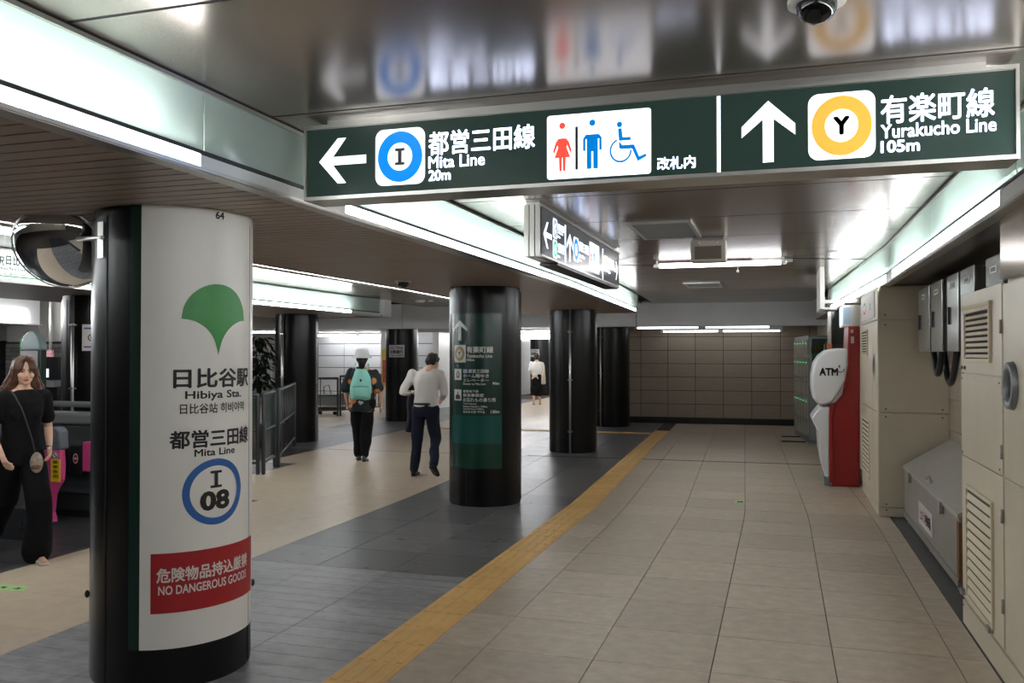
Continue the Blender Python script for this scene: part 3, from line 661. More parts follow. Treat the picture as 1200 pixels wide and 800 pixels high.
def line_icon(S, S2, S3, box, ring, ch, face, rr=.16):
    x0, z0, x1, z1 = box; w_, h_ = x1-x0, z1-z0; S.rrect(x0, z0, x1, z1, w_*rr, MSWH, face, 'plate', ry=h_*rr)
    S2.ring((x0+x1)/2, (z0+z1)/2, w_*.45, h_*.45, .55, ring, face, 'line_ring')
    cx_, cz_ = (x0+x1)/2, (z0+z1)/2
    if ch == 'I':
        u = ((0, 0), (1, 0), (1, .17), (.70, .17), (.70, .83), (1, .83), (1, 1), (0, 1), (0, .83), (.30, .83), (.30, .17), (0, .17))
        S3.poly([(cx_+(a-.5)*w_*.19, cz_+(b-.5)*h_*.30) for a, b in u], MSBK, face, 'lettering')
    else: S3.text(ch, MSBK, (cx_-w_*.125, cz_-h_*.14, cx_+w_*.125, cz_+h_*.14), face, bold=.05)
line_icon(S1, S1b, S1c, S1.box(440, 150.5, 498, 216.5), MSBL, 'I', face)
S1.text('都営三田線', MSWH, S1.box(502, 149.5, 627, 178), face, bold=.018); S1.text('Mita Line', MSWH, S1.box(502, 181, 568, 195.5), face, bold=.016); S1.text('20m', MSWH, S1.box(502, 198.5, 528, 211.5), face, bold=.03)
pict_wc(S1, S1.box(641, 131, 763, 207), face)
S1.text('改札内', MSWH, S1.box(770, 183, 815, 198), face, bold=.02)
q = S1.box(840, 112.5, 844.5, 206.5); S1.poly([(q[0], q[1]), (q[2], q[1]), (q[2], q[3]), (q[0], q[3])], MSWH, face, 'divider')
S1.poly(arrow_pts(*S1.box(869, 118, 932, 190), 'u', .24), MSWH, face, 'arrow')
line_icon(S1, S1b, S1c, S1.box(947, 108, 1026, 186), MSY, 'Y', face)
S1.text('有楽町線', MSWH, S1.box(1032, 107, 1166, 141), face, bold=.018); S1.text('Yurakucho Line', MSWH, S1.box(1032, 141.5, 1168, 158), face, bold=.018); S1.text('105m', MSWH, S1.box(1032, 163.5, 1078, 178), face, bold=.03)
# --- second sign, parallel to the corridor
X2 = -1.6
s2 = thing('hanging_sign', 'smaller lit sign hanging further down the corridor, turned along it, three layers deep', 'sign', (X2-.06, 7.4, 2.33))
y20, y21 = 5.83, 8.93; z20, z21 = 2.335, 2.70
for k in range(3): MB().box(X2-.125+.042*k, X2-.09+.042*k, y20, y21, z20, z21).build('sign_layer', M_ALU, s2)
MB().box(X2-.125, X2-.006, y20+.01, y21-.01, z20+.01, z21-.01).build('housing', M_DARKM, s2)
f2 = MB().box(X2-.006, X2-.002, y20+.03, y21-.015, z20+.015, z21-.015).build('face', lightbox('lit sign grey', (70, 72, 74), .45), s2)
for a in ((y20, y21, z20, z20+.014), (y20, y21, z21-.014, z21)): MB().box(X2-.01, X2+.006, a[0], a[1], a[2], a[3]).build('frame', M_ALU, s2)
MB().box(X2-.12, X2-.02, y20+.03, y21-.15, z21, ZC).build('mounting_rail', M_ALU, s2)
MB().box(X2-.14, X2+.0, 6.3, y21-.1, z20-.02, z20).build('underside_tray', M_DARKM, s2)
S2 = PArt(lambda u, v: (lambda p: (p[1], p[2]))(atx(u, v, X2)), lambda a, b, o: (X2-.002+o, a, b)); S2b = Art(S2.fn2); S2c = Art(lambda a, b: (X2+.003, a, b))
def px2(a, b, c, d): return S2.box(600+a/5.333, 220+b/5.333, 600+c/5.333, 220+d/5.333)
S2.poly(arrow_pts(*px2(197, 215, 250, 380), 'l', .24), MSWH, f2, 'arrow')
MSG = lightbox('lit sign leaf green', (60, 176, 130), .95); MSGY = lightbox('lit sign silver', (150, 160, 170), .9)
line_icon(S2, S2b, S2c, px2(256, 192, 284, 318), MSGY, 'H', f2, .2); line_icon(S2, S2b, S2c, px2(256, 325, 284, 440), MSG, 'C', f2, .2)
for s, b in (('日比谷線', (288, 232, 326, 275)), ('Hibiya Line', (288, 278, 320, 295)), ('20m', (288, 300, 302, 314)), ('千代田線', (288, 352, 326, 395)), ('Chiyoda Line', (288, 398, 326, 412)), ('20m', (288, 422, 300, 436))): S2.text(s, MSWH, px2(*b), f2, bold=.025)
for b in ((330, 232, 338, 468), (565, 380, 571, 575)):
    q = px2(*b); S2.poly([(q[0], q[1]), (q[2], q[1]), (q[2], q[3]), (q[0], q[3])], MSWH, f2, 'divider')
S2.poly(arrow_pts(*px2(343, 285, 382, 462), 'u', .26), MSWH, f2, 'arrow')
line_icon(S2, S2b, S2c, px2(385, 310, 417, 462), MSBL, 'I', f2)
for s, b in (('都営三田線', (420, 348, 480, 408)), ('Mita Line', (420, 418, 455, 440)), ('20m', (420, 446, 432, 460))): S2.text(s, MSWH, px2(*b), f2, bold=.025)
pict_wc(S2, px2(485, 350, 545, 530), f2)
line_icon(S2, S2b, S2c, px2(575, 425, 600, 523), MSY, 'Y', f2)
for s, b in (('有楽町線', (602, 445, 636, 482)), ('Yurakucho Line', (602, 488, 634, 508)), ('105m', (602, 520, 615, 536))): S2.text(s, MSWH, px2(*b), f2, bold=.025)
S2.poly(arrow_pts(*px2(638, 458, 662, 575), 'r', .22), MSWH, f2, 'arrow')
# --- left station name lightbox over the gates
X3 = -7.47
s3 = thing('station_sign', 'white backlit station name sign with green line, high at left behind the mirror', 'sign', (X3, 7, 2.39))
MB().box(X3-.02, X3, 5.2, 9.0, 2.385, 2.70).build('frame', M_ALU, s3)
f3 = MB().box(X3, X3+.004, 5.22, 8.98, 2.405, 2.69).build('face', lightbox('lit station white', (232, 242, 240), 1.1), s3)
S3 = PArt(lambda u, v: (lambda p: (p[1], p[2]))(atx(u, v, X3+.004)), lambda a, b, o: (X3+.004+o, a, b))
for s, b in (('駅', (-6, 300, 5, 311)), ('日比谷公園', (7, 301, 48, 312.5)), ('Hibiya Park District', (-4, 313.5, 36, 318)), ('日比谷公园 히비야공원', (-2, 320, 30, 323))): S3.text(s, M_INK2, S3.box(*b), f3, bold=.02)
q = (5.22, 2.425, 8.98, 2.437); S3.poly([(q[0], q[1]), (q[2], q[1]), (q[2], q[3]), (q[0], q[3])], lightbox('lit line green', (34, 140, 84), .7), f3, 'green_line')
# ================================================================== CEILING FITTINGS
def grille(us, y0, y1, x0, x1, lab):
    t = thing('ceiling_vent', lab, 'vent', ((x0+x1)/2, (y0+y1)/2, ZC-.01))
    for b in ((x0, x1, y0, y0+.03), (x0, x1, y1-.03, y1), (x0, x0+.03, y0+.03, y1-.03), (x1-.03, x1, y0+.03, y1-.03)): MB().box(*b, ZC-.018, ZC).build('frame', M_ALU, t)
    MB().box(x0+.03, x1-.03, y0+.03, y1-.03, ZC-.003, ZC-.001).build('duct', M_GAP, t)
    n = int((y1-y0)/.07)
    for i in range(n):
        y = y0+.05+(y1-y0-.1)*i/n; MB().add([(x0+.03, y, ZC-.004), (x1-.03, y, ZC-.004), (x1-.03, y+.035, ZC-.016), (x0+.03, y+.035, ZC-.016)], [(0, 1, 2, 3)]).build('slat', mat('vent slat', (120, 122, 122), .5), t)
grille(0, 7.0, 8.0, -1.2, -.68, 'larger square ceiling vent right of the far hanging sign')
grille(0, 13.25, 14.1, -1.4, -.86, 'small ceiling vent beyond the bare fluorescent tube')
t = thing('emergency_light', 'small grey ceiling box with dark window in front of the bare tube', 'ceiling light', (-.63, 8.25, 2.5))
bevel(MB().box(-.79, -.47, 8.12, 8.32, 2.5, 2.70).build('housing', mat('fitting beige', (176, 168, 158), .5), t), .01)
MB().box(-.75, -.51, 8.112, 8.12, 2.52, 2.64).build('window', mat('brown window', (104, 94, 84), .3), t)
MB().box(-.77, -.49, 8.15, 8.30, 2.70, ZC).build('mounting_plate', M_ALU, t)
for x in (-.71, -.55): MB().ell((x, 8.118, 2.668), .012, .008, .012, 8, 6).build('screw', M_ALU, t, True)
t = thing('fluorescent_lamp', 'bare bright fluorescent tube across the corridor ceiling', 'ceiling light', (-.66, 10.05, 2.66))
MB().chain([((-1.32, 10.05, 2.665), .028), ((.0, 10.05, 2.665), .028)], 12, up=(0, 0, 1)).build('tube', M_TUBE_B, t, True)
for x_ in (-1.36, .04): MB().chain([((x_-.02, 10.05, 2.665), .024), ((x_+.02, 10.05, 2.665), .024)], 12, up=(0, 0, 1)).build('end_cap', M_WHITE, t, True); MB().box(x_-.01, x_+.01, 10.04, 10.06, 2.665, ZC).build('hanger', M_WHITE, t)
for xa_, xb_ in ((-2.15, -1.38), (.06, .9)): MB().chain([((xa_, 10.05, 2.712), .005), ((xb_, 10.05, 2.67), .005)], 6, up=(0, 0, 1)).build('cable', M_DARKM, t)
MB().chain([((-.45, 10.0, 2.66), .003), ((-.45, 10.0, 2.58), .003)], 6).build('pull_cord', M_WHITE, t); MB().ell((-.45, 10.0, 2.575), .013, .013, .018, 8, 6).build('cord_bead', M_WHITE, t, True)
def dome(x, y, z, lab):
    t = thing('dome_camera', lab, 'camera', (x, y, z)); MB().cyl(x, y, z-.015, z, .085, 24).build('ring', M_WHITE, t, 'a')
    MB().ell((x, y, z-.02), .06, .06, .055, 20, 10).build('dome', mat('black dome', (12, 12, 13), .08), t, True)
dome(-3.62, 7.95, ZS-.004, 'black dome camera on the soffit left of the green board column')
q = atz(957, -1, ZC); dome(q[0], q[1], ZC, 'black dome camera on the ceiling at the top edge, above the sign')
q = atz(492, 352, ZC); t = thing('smoke_detector', 'tiny white detector on the ceiling before the grey beam', 'detector', (q[0], q[1], ZC)); MB().cyl(q[0], q[1], ZC-.04, ZC, .09, 20, .11).build('body', M_WHITE, t, 'a'); MB().cyl(q[0]+.25, q[1], ZC-.03, ZC, .06, 20).build('base', M_WHITE, t, 'a')
q = atz(905, 303, ZC); t = thing('smoke_detector', 'white detector bar on the ceiling near the right cove light', 'detector', (q[0], q[1], ZC)); MB().box(q[0]-.22, q[0]+.22, q[1]-.05, q[1]+.05, ZC-.04, ZC).build('body', M_ALU, t)
# ================================================================== CONVEX MIRROR
cm = np.array(aty(70, 290, 3.72)); t = thing('convex_mirror', 'round convex mirror bracketed to the left of the white column', 'mirror', tuple(cm))
nrm = Vector((.62, -.78, -.10)).normalized(); nrm = Vector((.36, -.86, -.56)).normalized()
uu = nrm.cross(Vector((0, 0, 1))).normalized(); vv = uu.cross(nrm).normalized(); RM = .235; cv = Vector(cm)
def mp(r, a, d): return cv+uu*(r*math.cos(a))+vv*(r*math.sin(a))+nrm*d
n = 48; rg = []
for j in range(13):
    th = (j/12)*1.12; rg.append([mp(RM*math.sin(th)/math.sin(1.12)+.0005, 6.283185*k/n, RM*.4*(math.cos(th)-math.cos(1.12))/(1-math.cos(1.12))) for k in range(n)])
MB().loft(rg).build('mirror_dome', mat('mirror', (225, 228, 232), .02, metal=1), t, True)
MB().loft([[mp(RM+.006, 6.283185*k/n, -.004) for k in range(n)], [mp(RM+.008, 6.283185*k/n, .008) for k in range(n)], [mp(RM-.004, 6.283185*k/n, .012) for k in range(n)]], False).build('rim', M_ALU, t, True)
MB().loft([[mp(RM, 6.283185*k/n, -.005) for k in range(n)], [mp(RM*.5, 6.283185*k/n, -.05) for k in range(n)]]).build('back_shell', mat('mirror back', (120, 122, 126), .4), t, True)
q = aty(114, 288, 3.74); ps_ = [colfn(c1, .012)(col_s(c1, 121), q[2]+dz) for dz in (0, .0)]
b_ = MB(); b_.chain([(tuple(cv-nrm*.05), .012), (tuple(cv-nrm*.10), .012), (tuple(ps_[0]), .012)], 8); b_.build('bracket_arm', M_ALU, t, True)
An = Art(colfn(c1, .014)); An.grid(col_s(c1, 116), q[2]-.10, col_s(c1, 122), q[2]+.08, M_ALU, t, 'bracket_plate', 4)
for z in (.22, 0): 
    MB().loft([[(c1[0]+(RC+.004)*math.cos(a), c1[1]+(RC+.004)*math.sin(a), q[2]+dz) for dz in (0, .006)]+[(c1[0]+(RC-.002)*math.cos(a), c1[1]+(RC-.002)*math.sin(a), q[2]+dz) for dz in (.006, 0)] for a in np.linspace(math.radians(-230), math.radians(-110), 20)]).build('clamp_band', M_DARKM, t)
    break
# ================================================================== RIGHT SIDE: CABINETS
def louvre(t, x, y0, y1, z0, z1, n, dark, k=.5):
    for b in ((y0, y1, z0, z0+.02), (y0, y1, z1-.02, z1), (y0, y0+.025, z0+.02, z1-.02), (y1-.025, y1, z0+.02, z1-.02)): bevel(MB().box(x-.014, x+.002, *b).build('louvre_frame', M_BEIGEL, t), .003)
    MB().box(x-.002, x+.001, y0+.025, y1-.025, z0+.02, z1-.02).build('louvre_shade_back', dark, t)  # flat dark sheet: shade of a louvre interior put into the colour
    for i in range(n):
        pz = (z1-z0-.05)/n; z = z0+.028+pz*i; h = pz*k
        MB().add([(x-.011, y0+.025, z), (x-.011, y1-.025, z), (x-.0025, y1-.025, z+h), (x-.0025, y0+.025, z+h), (x-.010, y0+.025, z-.003), (x-.010, y1-.025, z-.003), (x, y1-.025, z+h-.003), (x, y0+.025, z+h-.003)],
                 [(0, 1, 2, 3), (4, 7, 6, 5), (0, 4, 5, 1), (2, 6, 7, 3)]).build('louvre_blade', M_BEIGEL, t)
XB = 1.07
cb = thing('steel_cabinet', 'tall beige steel cabinet at the right edge with louvres and round vent', 'cabinet', (XB+.25, 5, 0))
MB().box(XB+.012, 1.6, 3.0, 5.9, 0.0, 2.0).build('body', M_BEIGE, cb)
MB().box(XB+.02, 1.6, 3.0, 4.85, 2.0, 2.335).build('body', M_BEIGE, cb)
def cpanel(y0, y1, z0, z1, nm='panel', x=XB, par=None, m=M_BEIGE): return bevel(MB().box(x-.004, x+.014, y0+.004, y1-.004, z0+.004, z1-.004).build(nm, m, par or cb), .003)
p1 = cpanel(4.87, 5.9, 1.53, 2.01); p2 = cpanel(4.87, 5.9, 1.03, 1.53); p3 = cpanel(4.87, 5.9, .16, 1.03, 'door'); cpanel(3.0, 5.9, 0.0, .15, 'plinth')
cpanel(3.0, 4.85, 2.01, 2.335, 'upper_panel', XB-.01, m=mat('glossy beige steel', (176, 166, 150), .14, metal=.6)); cpanel(3.0, 4.85, 1.03, 2.0, 'door'); cpanel(3.0, 4.85, .16, 1.03, 'door')
MDK = mat('louvre deep shade', (26, 24, 22), .8)  # painted shade between the blades, the panel behind is solid
louvre(p1, XB-.004, 5.09, 5.76, 1.60, 1.905, 8, MDK); louvre(p3, XB-.004, 5.07, 5.74, .20, .87, 11, mat('louvre back shade', (70, 64, 54), .7), .62)
MB().box(XB-.022, XB-.004, 5.07, 5.78, 1.905, 1.93).build('tape_flap', mat('old tape', (206, 190, 160), .6), p1)
# round vent
t0 = cb; yv, zv = 4.665, 1.495
def rp(r, a, x): return (x, yv+r*math.cos(a)*.95, zv+r*math.sin(a))
MB().loft([[rp(.118, 6.283185*k/32, XB-.004) for k in range(32)], [rp(.112, 6.283185*k/32, XB-.03) for k in range(32)], [rp(.078, 6.283185*k/32, XB-.028) for k in range(32)], [rp(.072, 6.283185*k/32, XB-.006) for k in range(32)]], False).build('round_vent', mat('vent grey', (120, 122, 124), .4, metal=.4), cb, True)
MB().add([rp(.075, 6.283185*k/32, XB-.008) for k in range(32)], [tuple(range(32))]).build('vent_mesh', mat('vent mesh', (34, 34, 34), .6), cb)
for k in range(4): a = .785+1.571*k; p = rp(.095, a, XB-.032); MB().ell(p, .004, .006, .006, 8, 6).build('screw', M_ALU, cb, True)
for z in (1.12, 1.75, .80, .35): MB().cyl(XB-.012, 4.86, z, z+.07, .007, 10).build('hinge', M_STEEL, cb, True)
for y, z in ((5.82, .205), (5.12, .19)): MB().box(XB-.03, XB-.004, y-.03, y+.03, z-.012, z+.02).build('latch', M_STEEL, p3)
for y, z in ((5.84, 1.565), (5.76, 1.565)): MB().ell((XB-.01, y, z), .006, .014, .012, 8, 6).build('latch', mat('latch dark', (90, 84, 76), .4, metal=.6), p1, True)
for y, z in ((5.86, 1.05), (4.93, 1.5), (4.93, 1.06), (5.86, 1.5), (5.86, .12)): MB().ell((XB-.006, y, z), .004, .007, .007, 8, 6).build('screw', M_STEEL, cb, True)
# far beige cabinet next to the ATM
XF = .95; ca = thing('steel_cabinet', 'tall beige cabinet beside the red cash machine', 'cabinet', (1.25, 10.2, 0))
MB().box(XF+.014, 1.6, 9.47, 11.25, 0, 2.335).build('body', M_BEIGE, ca)
for z0, z1 in ((.10, 1.05), (1.05, 1.99), (1.99, 2.335), (0, .10)):
    cpanel(9.47, 10.0, z0, z1, 'door', XF, ca); p = cpanel(10.0, 11.25, z0, z1, 'door', XF, ca)
    if z0 == 1.05: louvre(p, XF-.004, 10.45, 11.15, 1.62, 1.92, 8, MDK)
    if z0 == .10: louvre(p, XF-.004, 10.3, 11.15, .25, .9, 12, MDK)
for z0, z1 in ((.10, 1.05), (1.05, 1.99), (1.99, 2.335), (0, .10)):
    bevel(MB().box(XF, 1.598, 9.452, 9.472, z0+.004, z1-.004).build('side_panel', M_BEIGE, ca), .003)
for x in (1.02, 1.54):
    for z in (.13, 1.01, 1.09, 1.94, 2.04, .07): MB().ell((x, 9.45, z), .008, .004, .008, 8, 6).build('screw', M_DARKM, ca, True)
p = (XF-.01, 9.85, 1.52); MB().add([(XF-.012, 9.8+.07*math.cos(6.283*k/24), 1.52+.09*math.sin(6.283*k/24)) for k in range(24)], [tuple(range(24))]).build('round_vent', mat('vent mesh', (34, 34, 34)), ca)
MB().loft([[(XF-.013, 9.8+q_*math.cos(6.283*k/24), 1.52+q_*1.2*math.sin(6.283*k/24)) for k in range(24)] for q_ in (.07, .1)], False).build('vent_ring', M_STEEL, ca)
# silver slope-top box
bx_ = thing('storage_box', 'silver steel chest with sloping lid between the two beige cabinets', 'box', (1.38, 8, 0))
xa, xb, ya, yb2 = 1.17, 1.58, 6.58, 9.3; M_SIL = mat('galvanised steel', (142, 138, 130), .42, metal=.4, var=.08, scale=3)
MB().add([(xa, ya, .06), (xb, ya, .06), (xb, ya, .80), (xa, ya, .54), (xa, yb2, .06), (xb, yb2, .06), (xb, yb2, .80), (xa, yb2, .54)], [(0, 1, 2, 3), (4, 7, 6, 5), (0, 3, 7, 4), (1, 5, 6, 2), (0, 4, 5, 1), (3, 2, 6, 7)]).build('body', M_SIL, bx_)
MB().add([(xa-.012, ya-.012, .545), (xb, ya-.012, .815), (xb, yb2+.01, .815), (xa-.012, yb2+.01, .545), (xa-.012, ya-.012, .515), (xb, ya-.012, .79), (xb, yb2+.01, .79), (xa-.012, yb2+.01, .515)], [(0, 1, 2, 3), (4, 7, 6, 5), (0, 3, 7, 4), (1, 5, 6, 2), (0, 4, 5, 1), (3, 2, 6, 7)]).build('lid', mat('lid steel', (176, 173, 166), .38, metal=.4, var=.05, scale=3), bx_)
MB().box(xa-.01, xa+.002, ya, yb2, .045, .10).build('base_rail', M_SIL, bx_)
for y in (6.7, 7.9, 9.15): MB().cyl(xa+.03, y, 0, .06, .022, 12).build('foot', M_STEEL, bx_, 'a')
for y in (7.2, 8.85): bevel(MB().box(xa-.03, xa-.004, y-.03, y+.03, .44, .53).build('latch', M_STEEL, bx_), .004)
MB().chain([((xa+.03, 8.2, .565), .012), ((xa+.03, 8.05, .6), .014), ((xa+.03, 7.9, .565), .012)], 8).build('lid_handle', M_STEEL, bx_, True)
lb = MB().box(xa-.004, xa-.001, 7.66, 8.37, .16, .35).build('label_plate', mat('paper label', (206, 196, 196), .5), bx_)
Al = Art(lambda s, t_: (xa-.0055, s, t_)); Al.text('土のう格納箱', mat('label red ink', (176, 60, 56), .5), (8.3, .20, 7.73, .31), lb, bold=.02)
MB().box(xa-.004, xa+.07, ya-.006, ya+.07, .08, .49).build('rust_edge', mat('rusty plywood', (120, 84, 54), .8, var=.3, scale=20), bx_)
# electrical boxes on the wall
XE = 1.30
M_EB = mat('switch box steel', (168, 168, 166), .22, metal=.75)
eb = [(1077, 1090), (1092, 1105), (1111, 1124), (1127, 1143), (1157, 1176)]
for i, (ua, ub) in enumerate(eb):
    y1_ = atx(ua, 400, XE)[1]; y0_ = atx(ub, 400, XE)[1]; zt = 2.29; zbm = 1.67
    t = thing('switch_box', ['grey wall switch box nearest the far beige cabinet', 'second grey wall switch box from the far cabinet', 'grey switch box in the middle, beside the edge of the louvred cabinet', 'grey switch box showing above the louvred cabinet, left one', 'grey switch box showing above the louvred cabinet, nearest the camera'][i], 'switch box', (1.53, (y0_+y1_)/2, zbm), 0, 'electrical boxes in the recess')
    bevel(MB().box(XE+.01, 1.6, y0_+.01, y1_-.01, zbm, zt-.03).build('housing', mat('switch box side', (118, 118, 114), .35, metal=.5), t), .004)
    bevel(MB().box(XE-.006, XE+.012, y0_, y1_, zbm-.005, zt-.02).build('door', M_EB, t), .004)
    MB().box(XE-.02, XE-.006, y1_-.12, y1_-.08, 1.88, 2.02).build('handle', M_DARKM, t)
    lp = MB().box(XE-.009, XE-.006, (y0_+y1_)/2-.09, (y0_+y1_)/2+.09, 2.16, 2.205).build('name_plate', M_WHITE, t)
    MB().box(XE-.011, XE-.009, (y0_+y1_)/2-.06, (y0_+y1_)/2+.06, 2.17, 2.195).build('print', mat('grey print', (120, 120, 120), .5), lp)
for k, (ya_, yb_, dz) in enumerate(((9.05, 8.6, .22), (8.95, 8.3, .30), (8.45, 7.8, .28))):
    t = thing('conduit', ['dark conduit loop farthest from the camera under the switch boxes', 'middle dark conduit loop under the switch boxes', 'dark conduit loop nearest the beige louvred cabinet'][k], 'conduit', (1.42, ya_, 1.66), 0, 'conduit loops')
    pts = [(((1.40, 1.47, 1.54)[k], ya_+(yb_-ya_)*i/10, 1.68-dz*math.sin(math.pi*min(1, i/10*1.0))), .028) for i in range(11)]
    MB().chain(pts, 10, up=(1, 0, 0)).build('hose', M_DARKM, t, True)
# ================================================================== ATM
ta = thing('cash_machine', 'white and red cash machine against the beige cabinet', 'cash machine', (.7, 11.8, 0)); YA = 11.42
def apx(L): return [(lambda p: (p[0], p[2]))(aty(u, v, YA)) for u, v in L]
def prism(pts, y0, y1, name, m, par, bv=.012, sm=True):
    n = len(pts); mb = MB(); mb.add([(a, y0, b) for a, b in pts]+[(a, y1, b) for a, b in pts], [tuple(range(n)), tuple(range(2*n-1, n-1, -1))]+[(i, n+i, n+(i+1) % n, (i+1) % n) for i in range(n)]); o = mb.build(name, m, par); bevel(o, bv, 3)
    if sm: o.data.polygons.foreach_set('use_smooth', [i > 1 for i in range(len(o.data.polygons))])
    try: o.data.set_sharp_from_angle(angle=.6)
    except Exception: pass
    return o
M_AW = mat('cash machine white', (214, 214, 216), .3, coat=.3); M_AR = mat('cash machine red', (150, 20, 26), .28, coat=.3, var=.04)
prism([(x, max(z, .0)) for x, z in apx([(972, 571), (1008, 571), (1008, 382), (994, 382), (993, 410), (992, 432), (988, 448), (983, 458), (977, 468), (972, 476), (971, 490)])], YA+.02, YA+.72, 'red_body', M_AR, ta)
prism(apx([(972, 476), (977, 468), (983, 458), (988, 448), (992, 432), (993, 410), (994, 382), (997, 382), (997, 412), (996, 434), (991, 452), (985, 463), (979, 473), (976, 480), (976, 565), (972, 565)]), YA-.01, YA+.05, 'red_rim', M_AR, ta, .006)
head = prism(apx([(960, 475), (954, 469), (951, 455), (951, 440), (954, 425), (960, 416), (968, 410), (980, 408), (994, 408), (994, 428), (991, 446), (984, 458), (976, 470), (968, 474)]), YA-.02, YA+.68, 'white_hood', M_AW, ta, .03)
prism(apx([(968, 474), (976, 470), (984, 458), (989, 449), (987, 462), (979, 471)]), YA-.026, YA+.1, 'hood_inset', mat('inset grey', (150, 150, 152), .4), ta, .003)
prism(apx([(961, 477), (973, 476), (972, 490), (972, 562), (968, 562), (963, 545), (960, 525), (959, 505), (954, 497), (951, 490), (955, 484)]), YA, YA+.7, 'white_front', M_AW, ta, .015)
prism([(x, max(z, 0.0)) for x, z in apx([(965, 558), (975, 558), (975, 570), (966, 568)])], YA, YA+.7, 'foot', mat('foot grey', (120, 124, 130), .4), ta, .004)
hx = apx([(988, 357), (1008, 357), (1008, 382), (988, 382)])
hd = MB().box(hx[0][0], hx[1][0], YA+.05, YA+.7, hx[2][1], hx[0][1]).build('header', M_WHITE, ta); MB().box(hx[0][0]-.004, hx[0][0], YA+.1, YA+.65, hx[2][1]+.02, hx[0][1]-.02).build('blue_panel', lightbox('lit pale blue', (205, 222, 240), .8), hd)
MB().box(hx[0][0]+.01, hx[0][0]+.09, YA+.044, YA+.05, hx[2][1]+.03, hx[0][1]-.03).build('blue_panel', mat('pale blue', (178, 204, 226), .4), hd)
Aa = Art(lambda s, t_: (s, YA-.0235, t_)); q = apx([(960, 440), (982, 431)]); Aa.text('ATM', mat('print grey', (88, 88, 92), .4), (q[0][0], q[0][1], q[1][0], q[1][1]), head, bold=.04)
q = apx([(981, 437), (989, 428)]); cx_, cz_ = (q[0][0]+q[1][0])/2, (q[0][1]+q[1][1])/2
MB().add([Aa.fn(cx_+k_*math.cos(a), cz_+k_*.9*math.sin(a)) for a in np.linspace(-2.6, .2, 12) for k_ in (.045, .034)], [(2*i, 2*i+2, 2*i+3, 2*i+1) for i in range(11)]).build('swoosh_mark', mat('print grey', (88, 88, 92)), head)
Aa.poly([(cx_-.025, cz_+.02), (cx_-.005, cz_+.02), (cx_-.005, cz_+.05), (cx_-.025, cz_+.05)], mat('print grey', (88, 88, 92)), head, 'swoosh_mark')
q = apx([(994, 402), (1001, 394)]); MB().box(q[0][0], q[1][0], YA+.012, YA+.02, q[0][1], q[1][1]).build('sticker', MW2, ta)
q = apx([(996, 390), (999, 386)]); MB().box(q[0][0]-.01, q[1][0]+.01, YA+.012, YA+.02, q[0][1], q[1][1]).build('sticker', mat('pale pink', (240, 200, 200)), ta)
# small logo plate on the far cabinet top
lg = MB().box(1.0, 1.2, 9.448, 9.452, 2.02, 2.03)
q = aty(1009, 383, 11.3); q2 = aty(1031, 357, 11.3)
t = thing('bank_sign', 'small white sign with green and red swirl above the cash machine', 'sign', (.95, 11.3, 2.0))
fx = lambda s, t_: (XF-.0125, s, t_)
pl = MB().box(XF-.012, XF-.005, 9.7, 11.2, 2.03, 2.30).build('plate', MW2, t); Ab = Art(fx)
for (a0, a1, m_) in ((.3, 3.0, mat('swirl green', (20, 120, 70), .4)), (3.3, 6.1, mat('swirl red', (200, 40, 40), .4))):
    MB().add([fx(10.75+.16*k_*math.cos(a), 2.165+.07*k_*math.sin(a)) for a in np.linspace(a0, a1, 12) for k_ in (1, .65)], [(2*i, 2*i+2, 2*i+3, 2*i+1) for i in range(11)]).build('swirl', m_, pl)
Ab.text('t', mat('swirl green', (20, 120, 70)), (10.15, 2.12, 10.05, 2.2), pl, bold=.04)
# projecting lamp sign above the ATM
t = thing('projecting_sign', 'thin white sign seen edge on, hanging from the ceiling above the cash machine', 'sign', (.5, 11.4, 2.2))
q0 = aty(961, 364, 11.3); q1 = aty(966, 318, 11.3)
MB().box(q0[0], q1[0], 11.3, 12.3, 2.2, ZC).build('panel', M_WHITE, t); MB().box(q1[0], q1[0]+.003, 11.33, 12.27, 2.25, 2.68).build('face', lightbox('lit bank face', (225, 238, 240), .9), t)
MB().box(q1[0], .93, 11.3, 11.36, 2.27, 2.31).build('support_bar', M_WHITE, t); MB().box(q1[0], q1[0]+.15, 11.3, 11.8, 2.19, 2.22).build('lamp_tray', M_ALU, t)
# glass panel with chrome post and orange foot behind the ATM
t = thing('display_case', 'dark grey glass case with chrome post behind the cash machine', 'display case', (.9, 14, 0))
q0 = aty(975, 403, 14); q1 = aty(999, 372, 14)
MB().box(q0[0], 1.05, 14, 14.4, q0[2], 2.338).build('case', mat('dark teal glass', (52, 62, 62), .12, coat=.4), t); MB().box(q0[0]-.1, 1.05, 14.05, 14.4, 0, q0[2]).build('lower_case', M_DARKM, t)
q0 = aty(970, 403, 13.95); MB().box(q0[0], q0[0]+.05, 13.95, 14.0, q0[2], 2.338).build('post', M_ALU, t); MB().box(q0[0]-.01, q0[0]+.06, 13.94, 14.0, q0[2]-.12, q0[2]).build('post_foot', mat('orange cap', (206, 120, 70), .5), t)
